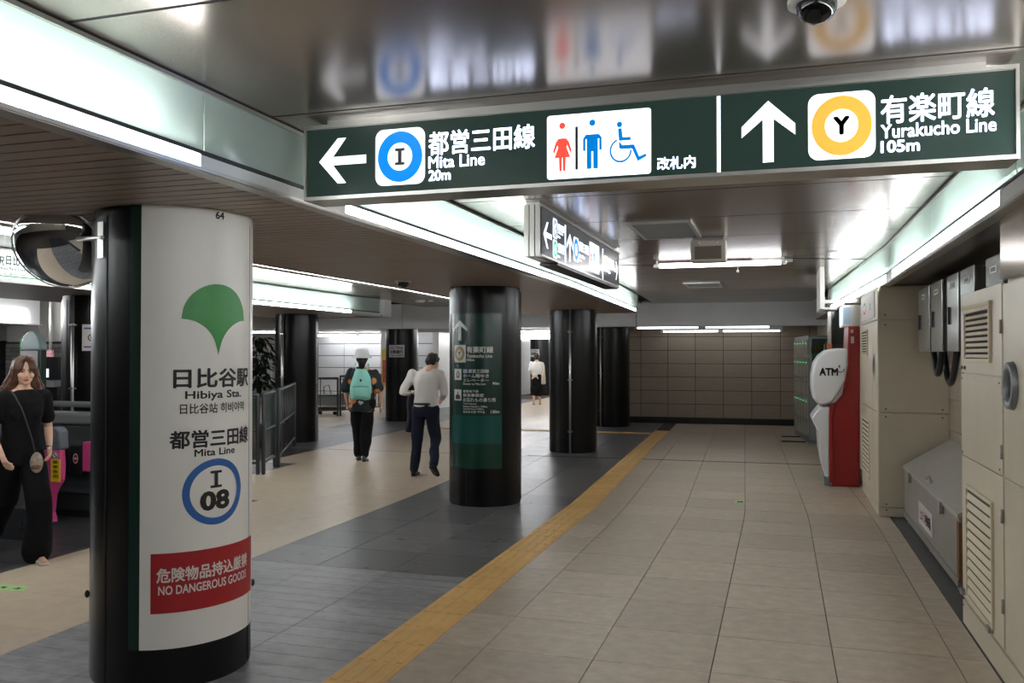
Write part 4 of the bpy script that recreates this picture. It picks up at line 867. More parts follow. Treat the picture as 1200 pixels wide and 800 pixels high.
# ================================================================== COIN LOCKERS
t = thing('coin_locker', 'bank of coin lockers before the tiled end wall with green side poster', 'locker', (.7, 17.6, 0))
def LP(s, z, o=0): return (.50-.21*s-o*.99, 16.8+1.9*s-o*.11, z)    # front plane
zT = 1.98
fr = MB(); a, b = LP(0, 0), LP(1, 0); fr.add([a, b, (1.25, 18.8, 0), (1.25, 16.8, 0), LP(0, zT), LP(1, zT), (1.25, 18.8, zT), (1.25, 16.8, zT)], [(0, 1, 2, 3), (4, 7, 6, 5), (0, 4, 5, 1), (1, 5, 6, 2), (2, 6, 7, 3), (3, 7, 4, 0)]); fr.build('body', mat('locker grey', (120, 124, 126), .4, metal=.3), t)
M_LD = mat('locker door', (186, 184, 172), .25, metal=.3); M_LG = emis('green lamp', (90, 235, 140), .9)
for i in range(5):
    for j in range(5):
        s0, s1 = i/5+.012, (i+1)/5-.012; z0, z1 = .12+j*.36, .12+(j+1)*.36-.02
        d = MB().add([LP(s0, z0, .02), LP(s1, z0, .02), LP(s1, z1, .02), LP(s0, z1, .02), LP(s0, z0), LP(s1, z0), LP(s1, z1), LP(s0, z1)], [(0, 3, 2, 1), (0, 1, 5, 4), (1, 2, 6, 5), (2, 3, 7, 6), (3, 0, 4, 7)]).build('door', M_LD, t)
        c_ = LP(s0+.04, z1-.06, .03); MB().box(c_[0]-.006, c_[0]+.006, c_[1]-.014, c_[1]+.014, c_[2]-.01, c_[2]+.01).build('indicator', M_LG if j in (1, 3, 4) else M_DARKM, d)
MB().box(.52, 1.2, 16.785, 16.8, .06, 1.95).build('side_frame', mat('silver frame', (140, 146, 150), .35, metal=.4), t)
ps = MB().box(.56, 1.2, 16.778, 16.786, .95, 1.92).build('green_poster', mat('poster green', (8, 52, 34), .3), t)
ap = lambda s, t_: (s, 16.775, t_)
_xa, _za = aty(952, 413, 16.775)[0], aty(952, 413, 16.775)[2]; _xb, _zb = aty(975, 402, 16.775)[0], aty(975, 402, 16.775)[2]
ar = Art(lambda s, t_: (_xa+(_xb-_xa)*s-.03*t_, 16.775, _za+(_zb-_za)*s+.10*t_-.02)); ar.text('時間貸ロッカー', mat('poster yellow', (224, 190, 40), .4), (0, 0, 1, 1), ps, bold=.03)
Art(ap).poly([(.60, 1.25), (.66, 1.22), (.72, 1.4), (.70, 1.5), (.66, 1.42), (.64, 1.5), (.60, 1.46)], MSW, ps, 'white_mark')
for a in (16.9, 17.9): MB().box(.02, .45, a, a+.06, 0, .02).build('floor_rail', M_DARKM, t)
# ================================================================== FLOOR STICKERS
q = atz(867, 588); t = thing('floor_sticker', 'small pale green sticker on the right floor tiles', 'sticker', (q[0], q[1], 0)); st = MB().box(q[0]-.05, q[0]+.05, q[1]-.10, q[1]+.10, 0, .002).build('sheet', mat('sticker green', (190, 226, 150), .5), t)
MB().box(q[0]-.03, q[0]+.035, q[1]-.05, q[1]+.05, .002, .003).build('arrow_mark', mat('sticker ink', (40, 90, 50), .5), st)
a = atz(0, 684); b = atz(36, 690); t = thing('floor_sticker', 'pale green arrow sticker on the cream floor at the left edge', 'sticker', (-5.1, 4.5, 0))
q = [atz(-16, 683), atz(-12, 691), atz(27, 693), atz(36, 687)]
st = MB().add([(p[0], p[1], z) for z in (0, .002) for p in q], [(3, 2, 1, 0), (4, 5, 6, 7), (0, 1, 5, 4), (1, 2, 6, 5), (2, 3, 7, 6), (3, 0, 4, 7)]).build('sheet', mat('sticker green', (190, 226, 150)), t)
for L in ([(14, 689.6), (20, 691), (26, 689.5), (21, 688.2), (20, 689.3)], [(0, 688.2), (4, 690), (9, 688), (5, 687)]):
    MB().add([(*atz(u, v)[:2], .0028) for u, v in L], [tuple(range(len(L)))]).build('arrow_mark', mat('sticker ink', (40, 90, 50)), st)
# ================================================================== TICKET GATES
M_GS = mat('gate side', (62, 64, 66), .3, metal=.2, var=.1, scale=2); M_PK = mat('gate pink', (206, 70, 130), .35)
def gate(yc, x0, x1, lab, hgt=.93):
    t = thing('ticket_gate', lab, 'ticket gate', ((x0+x1)/2, yc, 0), 0, 'ticket gates')
    bevel(MB().box(x0, x1, yc-.11, yc+.11, .06, hgt).build('body', M_GS, t), .02, 3)
    MB().box(x0+.04, x1-.04, yc-.09, yc+.09, 0, .06).build('kick_plate', M_GAP, t)
    bevel(MB().box(x0-.02, x1+.02, yc-.13, yc+.13, hgt, hgt+.12).build('top_deck', mat('gate deck', (124, 126, 126), .35, metal=.3), t), .03, 3)
    MB().chain([((x0+.5, yc, hgt+.1), .03), ((x0+.7, yc, hgt+.2), .03), ((x1-.4, yc, hgt+.2), .03), ((x1-.2, yc, hgt+.1), .03)], 10).build('hood_rail', mat('gate deck', (124, 126, 126)), t, True)
    MB().box(x0+.1, x1-.1, yc-.125, yc-.11, .25, .80).build('side_glass', mat('gate glass', (74, 80, 82), .1, coat=.5), t)
    return t
g1 = gate(7.12, -9.2, -6.1, 'grey ticket gate barrier behind the woman, next to the white column')
g2 = gate(6.25, -9.4, -6.62, 'grey ticket gate partly hidden behind the walking woman', .9)
# pink flare end with yellow sticker
YG = 6.55
def gp(L, y=YG): return [(lambda p: (p[0], max(0, p[2])))(aty(u, v, y)) for u, v in L]
t = thing('gate_post', 'pink curved gate end with yellow sticker beside the woman', 'ticket gate', (-6.8, YG, 0))
prism(gp([(56, 601), (57, 585), (54, 575), (49, 566), (49, 548), (50, 528), (60, 526), (70, 527), (71, 545), (70, 563), (64, 573), (61, 580), (59, 601)]), YG, YG+.07, 'pink_panel', M_PK, t, .01)
prism(gp([(55, 528), (56, 505), (60, 500), (66, 500), (71, 505), (72, 527)]), YG-.01, YG+.1, 'grey_head', mat('gate head grey', (96, 100, 108), .35), t, .02)
q = gp([(60, 564), (71, 538)]); ys_ = MB().box(q[0][0], q[1][0], YG-.006, YG, q[0][1], q[1][1]).build('yellow_sticker', mat('sticker yellow', (232, 196, 40), .4), t)
for i, ch in enumerate('乗車専用'): Art(lambda s, t_: (s, YG-.008, t_)).text(ch, M_INK2, (q[0][0]+.022, q[1][1]-.045*(i+1), q[1][0]-.022, q[1][1]-.045*i-.012), ys_, bold=.01)
q = gp([(65, 533)]); Ag = Art(lambda s, t_: (s, YG-.004, t_)); Ag2 = Art(lambda s, t_: (s, YG-.007, t_)); Ag.disc(q[0][0], q[0][1], .038, .038, MW2, t, 'prohibition_mark'); Ag2.ring(q[0][0], q[0][1], .034, .034, .82, M_INK2, t, 'prohibition_mark'); 
Ag2.poly([(q[0][0]-.026, q[0][1]+.02), (q[0][0]-.02, q[0][1]+.026), (q[0][0]+.026, q[0][1]-.02), (q[0][0]+.02, q[0][1]-.026)], M_INK2, t, 'prohibition_mark')
prism(gp([(59, 601), (56, 601), (54, 612), (61, 612)]), YG, YG+.07, 'post_foot', M_PK, t, .004)
MB().box(-6.93, -6.78, YG-.03, YG+.12, 0, .03).build('base_plate', M_DARKM, t)
# flaps
def fq(u, v, y=6.92): p = aty(u, v, y); return p[0], p[2]
Af = Art(lambda s, t_: (s, 6.897, t_))
a = fq(68, 556); b = fq(77.5, 525); bevel(MB().box(a[0], b[0], 6.62, 6.96, a[1], b[1]).build('pad', mat('pad black', (22, 18, 24)), t), .012)
c_ = fq(72.5, 537, 6.9); Af.disc(c_[0], c_[1], .016, .05, mat('no entry red', (190, 40, 60)), t, 'no_entry_disc')
t = thing('gate_flap', 'black padded gate flap with red no entry disc and pink arm', 'gate flap', (-6.7, 6.9, .5))
def fq(u, v, y=6.92): p = aty(u, v, y); return p[0], p[2]
a = fq(83, 556); b = fq(97.5, 521); bevel(MB().box(a[0], b[0], 6.9, 6.98, a[1], b[1]).build('pad', mat('pad black', (22, 18, 24), .5), t), .012)
c_ = fq(89, 537, 6.9); Af = Art(lambda s, t_: (s, 6.897, t_)); Af.disc(c_[0], c_[1], .032, .05, mat('no entry red', (190, 40, 60), .4), t, 'no_entry_disc'); Art(lambda s, t_: (s, 6.894, t_)).ring(c_[0], c_[1], .032, .05, .8, MW2, t, 'no_entry_disc'); Art(lambda s, t_: (s, 6.894, t_)).poly([(c_[0]-.02, c_[1]-.008), (c_[0]+.02, c_[1]-.008), (c_[0]+.02, c_[1]+.008), (c_[0]-.02, c_[1]+.008)], MW2, t, 'no_entry_disc')
a = fq(98, 552); b = fq(112, 518); bevel(MB().box(a[0], b[0]+.1, 6.9, 7.0, a[1], b[1]).build('pink_arm', M_PK, t), .01)
q = aty(20, 617, 5.95); t = thing('number_plate', 'low dark kerb block with digit at the foot of the gates', 'block', (-6.5, 5.95, 0))
q0 = aty(0, 640, 6.02); MB().box(-7.2, -6.33, 6.0, 6.12, 0, .28).build('block', mat('block dark', (48, 50, 54), .4), t); Art(lambda s, t_: (s, 5.997, t_)).text('0', MSW, (q[0]-.02, q[2]-.03, q[0]+.02, q[2]+.03), t, bold=.03)
# green round-top post behind gates
YP = 9.6; t = thing('help_point', 'round-topped green and pale help post behind the ticket gates', 'help post', (aty(35, 414, YP)[0], YP, 0))
def hp(L): return [(lambda p: (p[0], max(0, p[2])))(aty(u, v, YP)) for u, v in L]
prism(hp([(24, 410), (24, 403), (27, 393), (33, 388), (39, 388), (44, 393), (47, 402), (47, 410)]), YP, YP+.12, 'round_cap', mat('cap pale', (176, 196, 196), .35), t, .02)
q = hp([(24, 640), (47, 410)]); MB().box(q[0][0], q[1][0], YP+.01, YP+.11, 0, q[1][1]).build('post_body', mat('post green dark', (26, 60, 44), .4), t)
q = hp([(24, 428), (44, 411)]); MB().box(q[0][0], q[1][0], YP-.002, YP+.01, q[0][1]-.2, q[1][1]).build('notice', mat('notice grey', (190, 188, 190), .5), t)
q = hp([(20, 640), (24, 395)]); MB().box(q[0][0], q[1][0], YP+.02, YP+.14, 0, q[1][1]).build('green_side', mat('post green', (16, 110, 50), .4), t)
# fare machines in front of the light brick wall
YM = 12.6
def mx(u0, v0, u1, v1, y=YM): a = aty(u0, v1, y); b = aty(u1, v0, y); return a[0], b[0], max(0, a[2]), b[2]
t = thing('fare_machine', 'black fare machine with lit white keys behind the woman', 'ticket machine', (-12.6, YM+.2, 0))
a = mx(46, 418, 59, 445); MB().box(a[0], a[1], YM, YM+.3, a[2], a[3]).build('upper_case', mat('machine black', (20, 21, 24), .25), t)
for k in range(3): b = mx(48+3.4*k, 432, 50.3+3.4*k, 442); MB().box(b[0], b[1], YM-.01, YM, b[2], b[3]).build('lit_key', emis('lit key', (235, 240, 255), 1.3), t)
a = mx(46, 446, 66, 453); MB().box(a[0], a[1], YM-.05, YM+.3, a[2], a[3]).build('shelf', mat('shelf grey', (110, 112, 114), .4), t)
a = mx(46, 453, 66, 600); MB().box(a[0], a[1], YM+.02, YM+.3, 0, a[3]).build('lower_case', mat('machine black', (20, 21, 24)), t)
b = mx(54, 463, 57.5, 474); MB().box(b[0], b[1], YM+.01, YM+.02, b[2], b[3]).build('lit_key', MATS['lit key'], t)
b = mx(49, 410, 58, 418); MB().box(b[0], b[1], YM+.05, YM+.1, b[2], b[3]).build('sticker', mat('sticker pink', (206, 150, 160), .4, var=.5, scale=30), t)
a = mx(66.5, 366, 69, 600); t = thing('steel_post', 'thin bright steel post at the end of the light brick wall', 'post', (a[0], YM+.4, 0)); MB().box(a[0], a[1], YM+.4, YM+.46, 0, 2.7).build('post', M_ALU, t)
a = mx(52, 366, 54, 425); t = thing('steel_post', 'thin steel pipe hanging in front of the white panels above the bricks', 'post', (a[0], YM+.1, 1.5)); MB().box(a[0], a[1], YM+.1, YM+.14, a[2], ZC).build('post', M_ALU, t)
# ================================================================== FENCES
M_FE = mat('fence grey', (66, 68, 70), .45, metal=.4)
def fence(p0, p1, h, lab, nb=5, glass=False, wheels=False):
    t = thing('barrier_fence', lab, 'fence', (*p0, 0)); a = Vector((*p0, 0)); b = Vector((*p1, 0)); d = (b-a)
    for q in (a, b): MB().chain([((q.x, q.y, .02), .028), ((q.x, q.y, h), .028)], 8).build('post', M_FE, t, True)
    MB().chain([((a.x, a.y, h), .028), ((b.x, b.y, h), .028)], 8, up=(0, 0, 1)).build('top_rail', M_FE, t, True)
    for z in (.16, h*.55): MB().chain([((a.x, a.y, z), .018), ((b.x, b.y, z), .018)], 8, up=(0, 0, 1)).build('rail', M_FE, t, True)
    for i in range(1, nb): q = a+d*i/nb; MB().cyl(q.x, q.y, .16, h, .012, 8).build('bar', M_FE, t, True)
    if glass: 
        n_ = Vector((-d.y, d.x, 0)).normalized()*.003
        MB().add([a+n_+Vector((0, 0, .2)), b+n_+Vector((0, 0, .2)), b+n_+Vector((0, 0, h-.04)), a+n_+Vector((0, 0, h-.04)), a-n_+Vector((0, 0, .2)), b-n_+Vector((0, 0, .2)), b-n_+Vector((0, 0, h-.04)), a-n_+Vector((0, 0, h-.04))], [(0, 1, 2, 3), (7, 6, 5, 4), (0, 4, 5, 1), (2, 6, 7, 3)]).build('glass_panel', M_CLEAR, t)
    return t
fa = atz(302, 556); fb = atz(322, 547); fc = atz(345, 523)
fence((fa[0]-.9, fa[1]-.45), (fa[0], fa[1]), 1.08, 'dark fence panel just showing past the white column', 2, True)
fence((fa[0]+.07, fa[1]+.03), (fb[0], fb[1]), 1.1, 'short dark fence panel facing the camera, right of the white column', 1, True)
fence((fb[0]+.03, fb[1]+.05), (fc[0], fc[1]), 1.12, 'dark barred fence panel running back to the piped black column', 8)
fd = atz(374, 490); fe = atz(400, 487); ff = atz(446, 483)
fence((fd[0]-1, fd[1]), (fe[0], fe[1]-.2), 1.0, 'far dark fence left of the person with the backpack', 3)
fence((fe[0]+.05, fe[1]-.15), (ff[0], ff[1]), 1.05, 'far barred fence behind the person with the backpack', 16)
# low grey cart by the far fence
q = atz(385, 486); t = thing('platform_cart', 'low grey box cart parked at the far fence', 'cart', (q[0], q[1], 0))
bevel(MB().box(q[0]-.4, q[0]+.25, q[1], q[1]+.5, .25, .55).build('box', mat('cart grey', (104, 108, 110), .5), t), .02); MB().box(q[0]-.4, q[0]+.25, q[1], q[1]+.5, .12, .2).build('deck', M_DARKM, t)
MB().chain([((q[0]-.2, q[1]+.1, .5), .012), ((q[0]-.2, q[1]+.1, .75), .012), ((q[0]-.05, q[1]+.1, .8), .012), ((q[0]+.02, q[1]+.1, .55), .012)], 8).build('handle', M_DARKM, t, True)
for dx in (-.3, .15): MB().chain([((q[0]+dx, q[1]+.05, .05), .05), ((q[0]+dx+.03, q[1]+.05, .05), .05)], 10).build('wheel', M_GAP, t, True)
# ================================================================== PLANT
M_LEAF = mat('dark glossy leaf', (22, 34, 26), .15, coat=.6); yp = 13.2; xp = aty(301, 430, yp)[0]
t = thing('potted_ficus', 'dark glossy potted ficus behind the fence, right of the white column', 'plant', (xp, yp, 0))
MB().rings([(0, xp, yp, .16, .16), (.05, xp, yp, .19, .19), (.38, xp, yp, .23, .23), (.40, xp, yp, .21, .21)], 20).build('pot', mat('pot grey', (70, 72, 70), .5), t, True)
MB().chain([((xp, yp, .38), .022), ((xp+.02, yp, .9), .018), ((xp-.02, yp, 1.4), .014), ((xp, yp, 1.8), .01)], 8).build('stem', mat('bark', (60, 48, 38), .8), t, True)
rnd = random.Random(3)
me_leaf = None
for i in range(230):
    a = rnd.uniform(0, 6.28); z = rnd.uniform(.95, 1.95); r = .30*math.sqrt(rnd.random())*(1-abs(z-1.45)/1.1)+.04; L = rnd.uniform(.13, .20)
    if me_leaf is None:
        o = MB().add([(0, 0, 0), (.3, .22, .03), (.65, .2, .0), (1, 0, -.12), (.65, -.2, .0), (.3, -.22, .03), (.5, 0, -.04)], [(0, 6, 1), (1, 6, 2), (2, 6, 3), (3, 6, 4), (4, 6, 5), (5, 6, 0)]).build('leaf', M_LEAF, t, True, True); me_leaf = o.data
    else: o = link('leaf', me_leaf, None, t)
    o.location = (r*math.cos(a), r*math.sin(a), z); o.rotation_euler = (rnd.uniform(-.5, .5), rnd.uniform(.2, 1.1), a+rnd.uniform(-.6, .6)); o.scale = (L, L, L)
# posters and door far away
def wallbox(name, lab, cat, u0, v0, u1, v1, y, m, th=.02, parts=None):
    a = aty(u0, v1, y); b = aty(u1, v0, y); t = thing(name, lab, cat, ((a[0]+b[0])/2, y, a[2])); MB().box(a[0], b[0], y-th, y, a[2], b[2]).build('sheet', m, t); return t, a, b
t, a, b = wallbox('poster', 'yellow and orange poster on the white strip left of the noticed column', 'poster', 448, 409, 453.5, 452, 22.9, mat('poster yellow2', (226, 188, 60), .5))
MB().box(a[0]+.02, b[0]-.02, 22.87, 22.88, a[2]+.1, a[2]+.75).build('orange_mark', mat('poster orange', (196, 84, 40), .5, var=.5, scale=8), t)
t = thing('white_pillar', 'slim white pillar beside the black column with the notice', 'pillar', (a[0], 23, 0)); a = aty(446, 484, 22.92); b = aty(454, 380, 22.92); MB().box(a[0], b[0], 22.92, 23.3, 0, 2.29).build('pillar', M_WHITE, t)
wallbox('poster', 'small pink poster on the far white wall', 'poster', 509.5, 408, 516.5, 417.5, 37.3, mat('poster pink', (236, 150, 170), .5))
t, a, b = wallbox('panel_door', 'plain pale door in the far wall above the shoulder of the man in white', 'door', 494, 402, 507, 447, 37.3, M_WHITE); MB().box(a[0]-.05, a[0], 37.27, 37.3, a[2], b[2]+.05).build('frame', M_STEEL, t); MB().box(b[0], b[0]+.05, 37.27, 37.3, a[2], b[2]+.05).build('frame', M_STEEL, t)
wallbox('hydrant_cabinet', 'dark wall cabinet at the far wall next to the man in white', 'cabinet', 522, 414, 530, 460, 37.2, M_DARKM, .1)
wallbox('notice_board', 'white notice on the wall behind the potted plant', 'notice', 309, 399, 319, 446, 24.158, M_WHITE)
# ================================================================== PEOPLE
M_SKIN = mat('skin', (222, 176, 150), .5, var=.04, scale=20); M_HAIR = mat('black hair', (16, 14, 15), .4); M_HAIRB = mat('brown hair', (84, 54, 38), .42, var=.35, scale=14, stretch=(5, 5, .6))
def headmesh(mb, c, s=1, yaw=0, nod=0):
    # face looks to +y; build upright then rotate about the neck point
    q = MB(); cx, cy, cz = 0, 0, 0
    q.ell((0, -.008, .035), .074, .090, .088, 20, 14); q.ell((0, .022, -.03), .060, .066, .078, 18, 12); q.ell((0, .062, -.085), .026, .022, .020, 12, 8)
    q.chain([((0, .088, .018), .008), ((0, .098, -.012), .011), ((0, .104, -.028), .013), ((0, .09, -.034), .010)], 8)       # nose
    q.ell((-.012, .095, -.033), .008, .008, .007, 8, 6); q.ell((.012, .095, -.033), .008, .008, .007, 8, 6)
    q.ell((0, .083, -.055), .022, .010, .006, 12, 6); q.ell((0, .082, -.065), .018, .010, .007, 12, 6)                        # lips
    for sx in (-1, 1):
        q.ell((sx*.074, -.005, -.01), .009, .018, .030, 10, 8); q.ell((sx*.038, .068, -.022), .026, .02, .024, 10, 8)        # ears, cheeks
        q.ell((sx*.030, .078, .026), .020, .010, .006, 10, 6)                                                                # brow
    q.chain([((0, -.012, -.17), .056), ((0, -.008, -.10), .050), ((0, 0, -.04), .05)], 14)
    M = Matrix.Translation(Vector(c)) @ Matrix.Rotation(yaw, 4, 'Z') @ Matrix.Rotation(-nod, 4, 'X') @ Matrix.Scale(s, 4)
    mb.add([M @ Vector(p) for p in q.v], q.f); return M
def hand(mb, w, d, side, curl=.5, palm=None):
    """w wrist, d direction of the forearm, side +1/-1 thumb side vector sign, palm = palm normal"""
    d = Vector(d).normalized(); pn = Vector(palm or (-side, 0, 0)); pn = (pn-d*pn.dot(d)).normalized(); ac = d.cross(pn).normalized()
    w = Vector(w); mb.chain([(w-d*.02, .024), (w+d*.03, .030), (w+d*.075, .034)], 12, sq=.5, up=tuple(pn)) if False else None
    q = []
    for k, (t_, rx, ry) in enumerate(((-.02, .022, .019), (.01, .026, .018), (.045, .036, .016), (.08, .038, .014))):
        q.append([w+d*t_+ac*rx*math.cos(6.283*i/12)+pn*ry*math.sin(6.283*i/12) for i in range(12)])
    mb.loft(q)
    for k, (o, L) in enumerate(((-.028, .066), (-.010, .074), (.010, .069), (.027, .054))):
        p = w+d*.072+ac*o; dd = d; pts = [(p, .0095)]
        for j in range(3):
            dd = (dd+pn*curl*(.35+.25*j)).normalized(); p = p+dd*L*(.42, .32, .26)[j]; pts.append((p, (.0088, .0082, .0072)[j]))
        mb.chain(pts, 8)
    p = w+d*.022-ac*.026; dd = (d*.6-ac*.7+pn*.35).normalized(); pts = [(p, .0125)]
    for j in range(2): p = p+dd*.034; pts.append((p, (.011, .009)[j])); dd = (dd*.7+d*.5+pn*.2*curl).normalized()
    mb.chain(pts, 8)
def V3(*a): return Vector(a)
def figure(name_lab, loc, heading, H, J, cloth, voxel=.008):
    """J: dict of joints in a 1.7 m frame, looking to +y, x to the person's right"""
    rz = math.atan2(-heading[0], heading[1]); t = thing('person', name_lab, 'person', (loc[0], loc[1], 0), rz); s = H/1.7
    S = lambda p: Vector(p)*s
    b = MB()
    lean = J.get('lean', 0)
    def ly(z): return lean*max(0, z-.9)
    TR = [(.80, .10, .085), (.86, .155, .105), (.93, .160, .105), (1.02, .135, .095), (1.12, .13, .092), (1.25, .152, .105), (1.35, .160, .10), (1.41, .12, .075), (1.45, .06, .055)]
    b.rings([(z*s, 0, ly(z)*s, rx*s, ry*s) for z, rx, ry in TR])
    M = headmesh(b, S(J['head']), s, J.get('hyaw', 0), J.get('nod', 0))
    b.chain([(S((0, ly(1.38), 1.38)), .06*s), (S(J['head'])-V3(0, .01, .10)*s, .05*s)], 12)
    for sd in ('L', 'R'):
        sx = -1 if sd == 'L' else 1
        b.chain([(S(J['hip'+sd]), .088*s), ((S(J['hip'+sd])*.5+S(J['knee'+sd])*.5), .072*s), (S(J['knee'+sd]), .054*s), (S(J['knee'+sd])*.65+S(J['ankle'+sd])*.35, .053*s), (S(J['ankle'+sd]), .034*s)], 12)
        b.chain([(S(J['sho'+sd]), .052*s), (S(J['sho'+sd])*.5+S(J['elb'+sd])*.5, .043*s), (S(J['elb'+sd]), .035*s), (S(J['elb'+sd])*.6+S(J['wri'+sd])*.4, .034*s), (S(J['wri'+sd]), .023*s)], 12)
        hd = S(J['wri'+sd])-S(J['elb'+sd]); hand(b, S(J['wri'+sd]), hd, sx, J.get('curl', .6), J.get('palm'+sd, (-sx, 0, 0)))
        fd = Vector(J['foot'+sd]).normalized(); an = S(J['ankle'+sd]); b.chain([(an+V3(0, 0, -.03)*s-fd*.02, .034*s), (an+fd*.08*s+V3(0, 0, -.045)*s, .032*s), (an+fd*.15*s+V3(0, 0, -.055)*s, .026*s)], 10)
    body = blob(b, voxel, 'body', M_SKIN, t, sm=3)
    return t, s, S, M, ly, body
def shoe(t, S, s, an, fd, m, name='shoe', sole=None):
    fd = Vector(fd).normalized(); up = V3(0, 0, 1); up = (up-fd*up.dot(fd)).normalized(); sd = fd.cross(up); an = S(an); o = an-up*.055*s
    b = MB(); L = [(-.075, .022, .024, .018), (-.06, .034, .05, .03), (-.01, .036, .052, .034), (.06, .040, .036, .02), (.12, .046, .026, .012), (.165, .042, .020, .008), (.195, .022, .012, .004)]
    b.loft([[o+fd*(k*s)+sd*(wd*s*math.cos(6.283*i/16))+up*((hc+hh*math.sin(6.283*i/16)-.022)*s) for i in range(16)] for k, wd, hh, hc in L])
    sh = blob(b, .006, name, m, t, sm=3)
    q = MB(); q.loft([[o+fd*(k*s)+sd*(wd*1.06*s*math.cos(6.283*i/16))+up*((-.026+.008*math.sin(6.283*i/16))*s) for i in range(16)] for k, wd, hh, hc in L]); q.build('sole', sole or M_GAP, sh, True, True)
    return sh
# ---- woman walking at left
wp = atz(23, 655)
J = dict(head=(0, .085, 1.575), hyaw=-.14, nod=.05, lean=.10, hipL=(-.085, 0, .88), hipR=(.085, 0, .88), kneeL=(-.075, .20, .50), ankleL=(-.07, .22, .085), kneeR=(.08, -.12, .50), ankleR=(.08, -.52, .20),
         footL=(0, 1, -.06), footR=(0, .75, -.55), shoL=(-.16, .05, 1.37), shoR=(.16, .05, 1.37), elbL=(-.235, -.06, 1.10), wriL=(-.20, .08, .93), elbR=(.24, .02, 1.10), wriR=(.21, .25, .90), curl=.9, palmL=(1, 0, 0), palmR=(-1, 0, 0))
t, s, S, M, ly, body = figure('woman in black T-shirt and black trousers walking at the left edge', wp, (.90, -.44), 1.62, J, None, .0065)
M_BLK = mat('black cotton', (20, 20, 22), .85, spec=.2); M_BLK2 = mat('black trouser cloth', (14, 14, 16), .85, spec=.2)
b = MB(); b.rings([(.80*s, 0, .0, .165*s, .125*s), (.92*s, 0, 0, .17*s, .125*s), (1.05*s, 0, .02*s, .145*s, .115*s), (1.22*s, 0, .04*s, .155*s, .122*s), (1.32*s, 0, .052*s, .165*s, .115*s), (1.385*s, 0, .056*s, .15*s, .095*s), (1.42*s, 0, .056*s, .105*s, .08*s), (1.435*s, 0, .056*s, .08*s, .07*s)], 24)
for sd in 'LR': b.chain([(S(J['sho'+sd]), .066*s), (S(J['sho'+sd])*.3+S(J['elb'+sd])*.7, .066*s)], 14)
b.ell(S((-.065, .125, 1.23)), .055, .035, .055); b.ell(S((.065, .125, 1.23)), .055, .035, .055)
b.chain([(S((-.145, .05, 1.375)), .060*s), (S((.145, .05, 1.375)), .060*s)], 14)
blob(b, .008, 'tshirt', M_BLK, t, disp=.012, dscale=8)
b = MB(); b.rings([(.80*s, 0, 0, .168*s, .12*s), (.88*s, 0, 0, .172*s, .125*s), (.99*s, 0, 0, .142*s, .11*s)], 20)
for sd in 'LR':
    h_, k_, a_ = S(J['hip'+sd]), S(J['knee'+sd]), S(J['ankle'+sd]); b.chain([(h_, .105*s), (h_*.5+k_*.5, .105*s), (k_, .095*s), (k_*.5+a_*.5, .10*s), (a_+V3(0, 0, .0), .112*s)], 16)
blob(b, .009, 'trousers', M_BLK2, t, disp=.02, dscale=7)
M_SHOE = mat('beige leather', (196, 184, 170), .5)
shoe(t, S, s, J['ankleL'], J['footL'], M_SHOE, sole=M_WHITE); shoe(t, S, s, J['ankleR'], J['footR'], M_SHOE, sole=M_WHITE)
b = MB()
rr = random.Random(5)
def HP(x, y, z): return M @ V3(x, y, z)
for side in (-1, 1):                                          # two hair curtains falling from the parting
    for k in range(26):
        a = k/25; ang = math.radians(30+150*a)          # from the front hairline round to the back
        fx_, fy_ = side*math.sin(ang)*.082, math.cos(ang)*.098
        w_ = rr.uniform(-.012, .012)
        b.chain([(HP(side*.006, .07*(1-a)*1.2-.05*a, .122), .018), (HP(fx_*.75, fy_*.8-.005, .092), .022), (HP(fx_*1.0, fy_*.92-.012, .03), .021), (HP(fx_*1.12+w_, fy_*.72-.04, -.05), .021), (HP(fx_*1.35+side*.02+w_, fy_*.5-.06, -.13), .022), (HP(fx_*1.55+side*.03-w_, fy_*.35-.05-.04*a, -.20), .020), (HP(fx_*1.6+side*.045+w_, fy_*.3-.045-.06*a, -.265+rr.uniform(-.02, .02)), .009)], 8)
b.ell(tuple(HP(0, -.03, .045)), .088*s, .088*s, .092*s, 18, 12)
hair = blob(b, .006, 'hair', M_HAIRB, t, disp=.008, dscale=40, sm=2)
# facial features
for sx in (-1, 1):
    e = HP(sx*.031, .0855, .006); eye = MB(); eye.ell(e, .013*s, .007*s, .006*s, 12, 8); eye.build('eye', mat('eye white', (190, 180, 175), .3), t, True, True)
    e = HP(sx*.031, .0915, .006); eye = MB(); eye.ell(e, .0055*s, .004*s, .0055*s, 10, 6); eye.build('iris', M_INK, t, True, True)
    MB().chain([(HP(sx*.016, .093, .030), .0028), (HP(sx*.033, .0925, .035), .0034), (HP(sx*.050, .079, .030), .002)], 6).build('eyebrow', mat('brow brown', (60, 42, 34), .7), t, True, True)
    MB().chain([(HP(sx*.018, .0915, .010), .002), (HP(sx*.031, .0935, .0145), .0022), (HP(sx*.045, .083, .011), .002)], 6).build('eyelid', mat('lash', (50, 34, 30), .7), t, True, True)
b = MB(); b.ell(tuple(HP(0, .090, -.060)), .021*s, .007*s, .0075*s, 12, 8); b.build('lips', mat('lips', (170, 84, 76), .45), t, True, True)
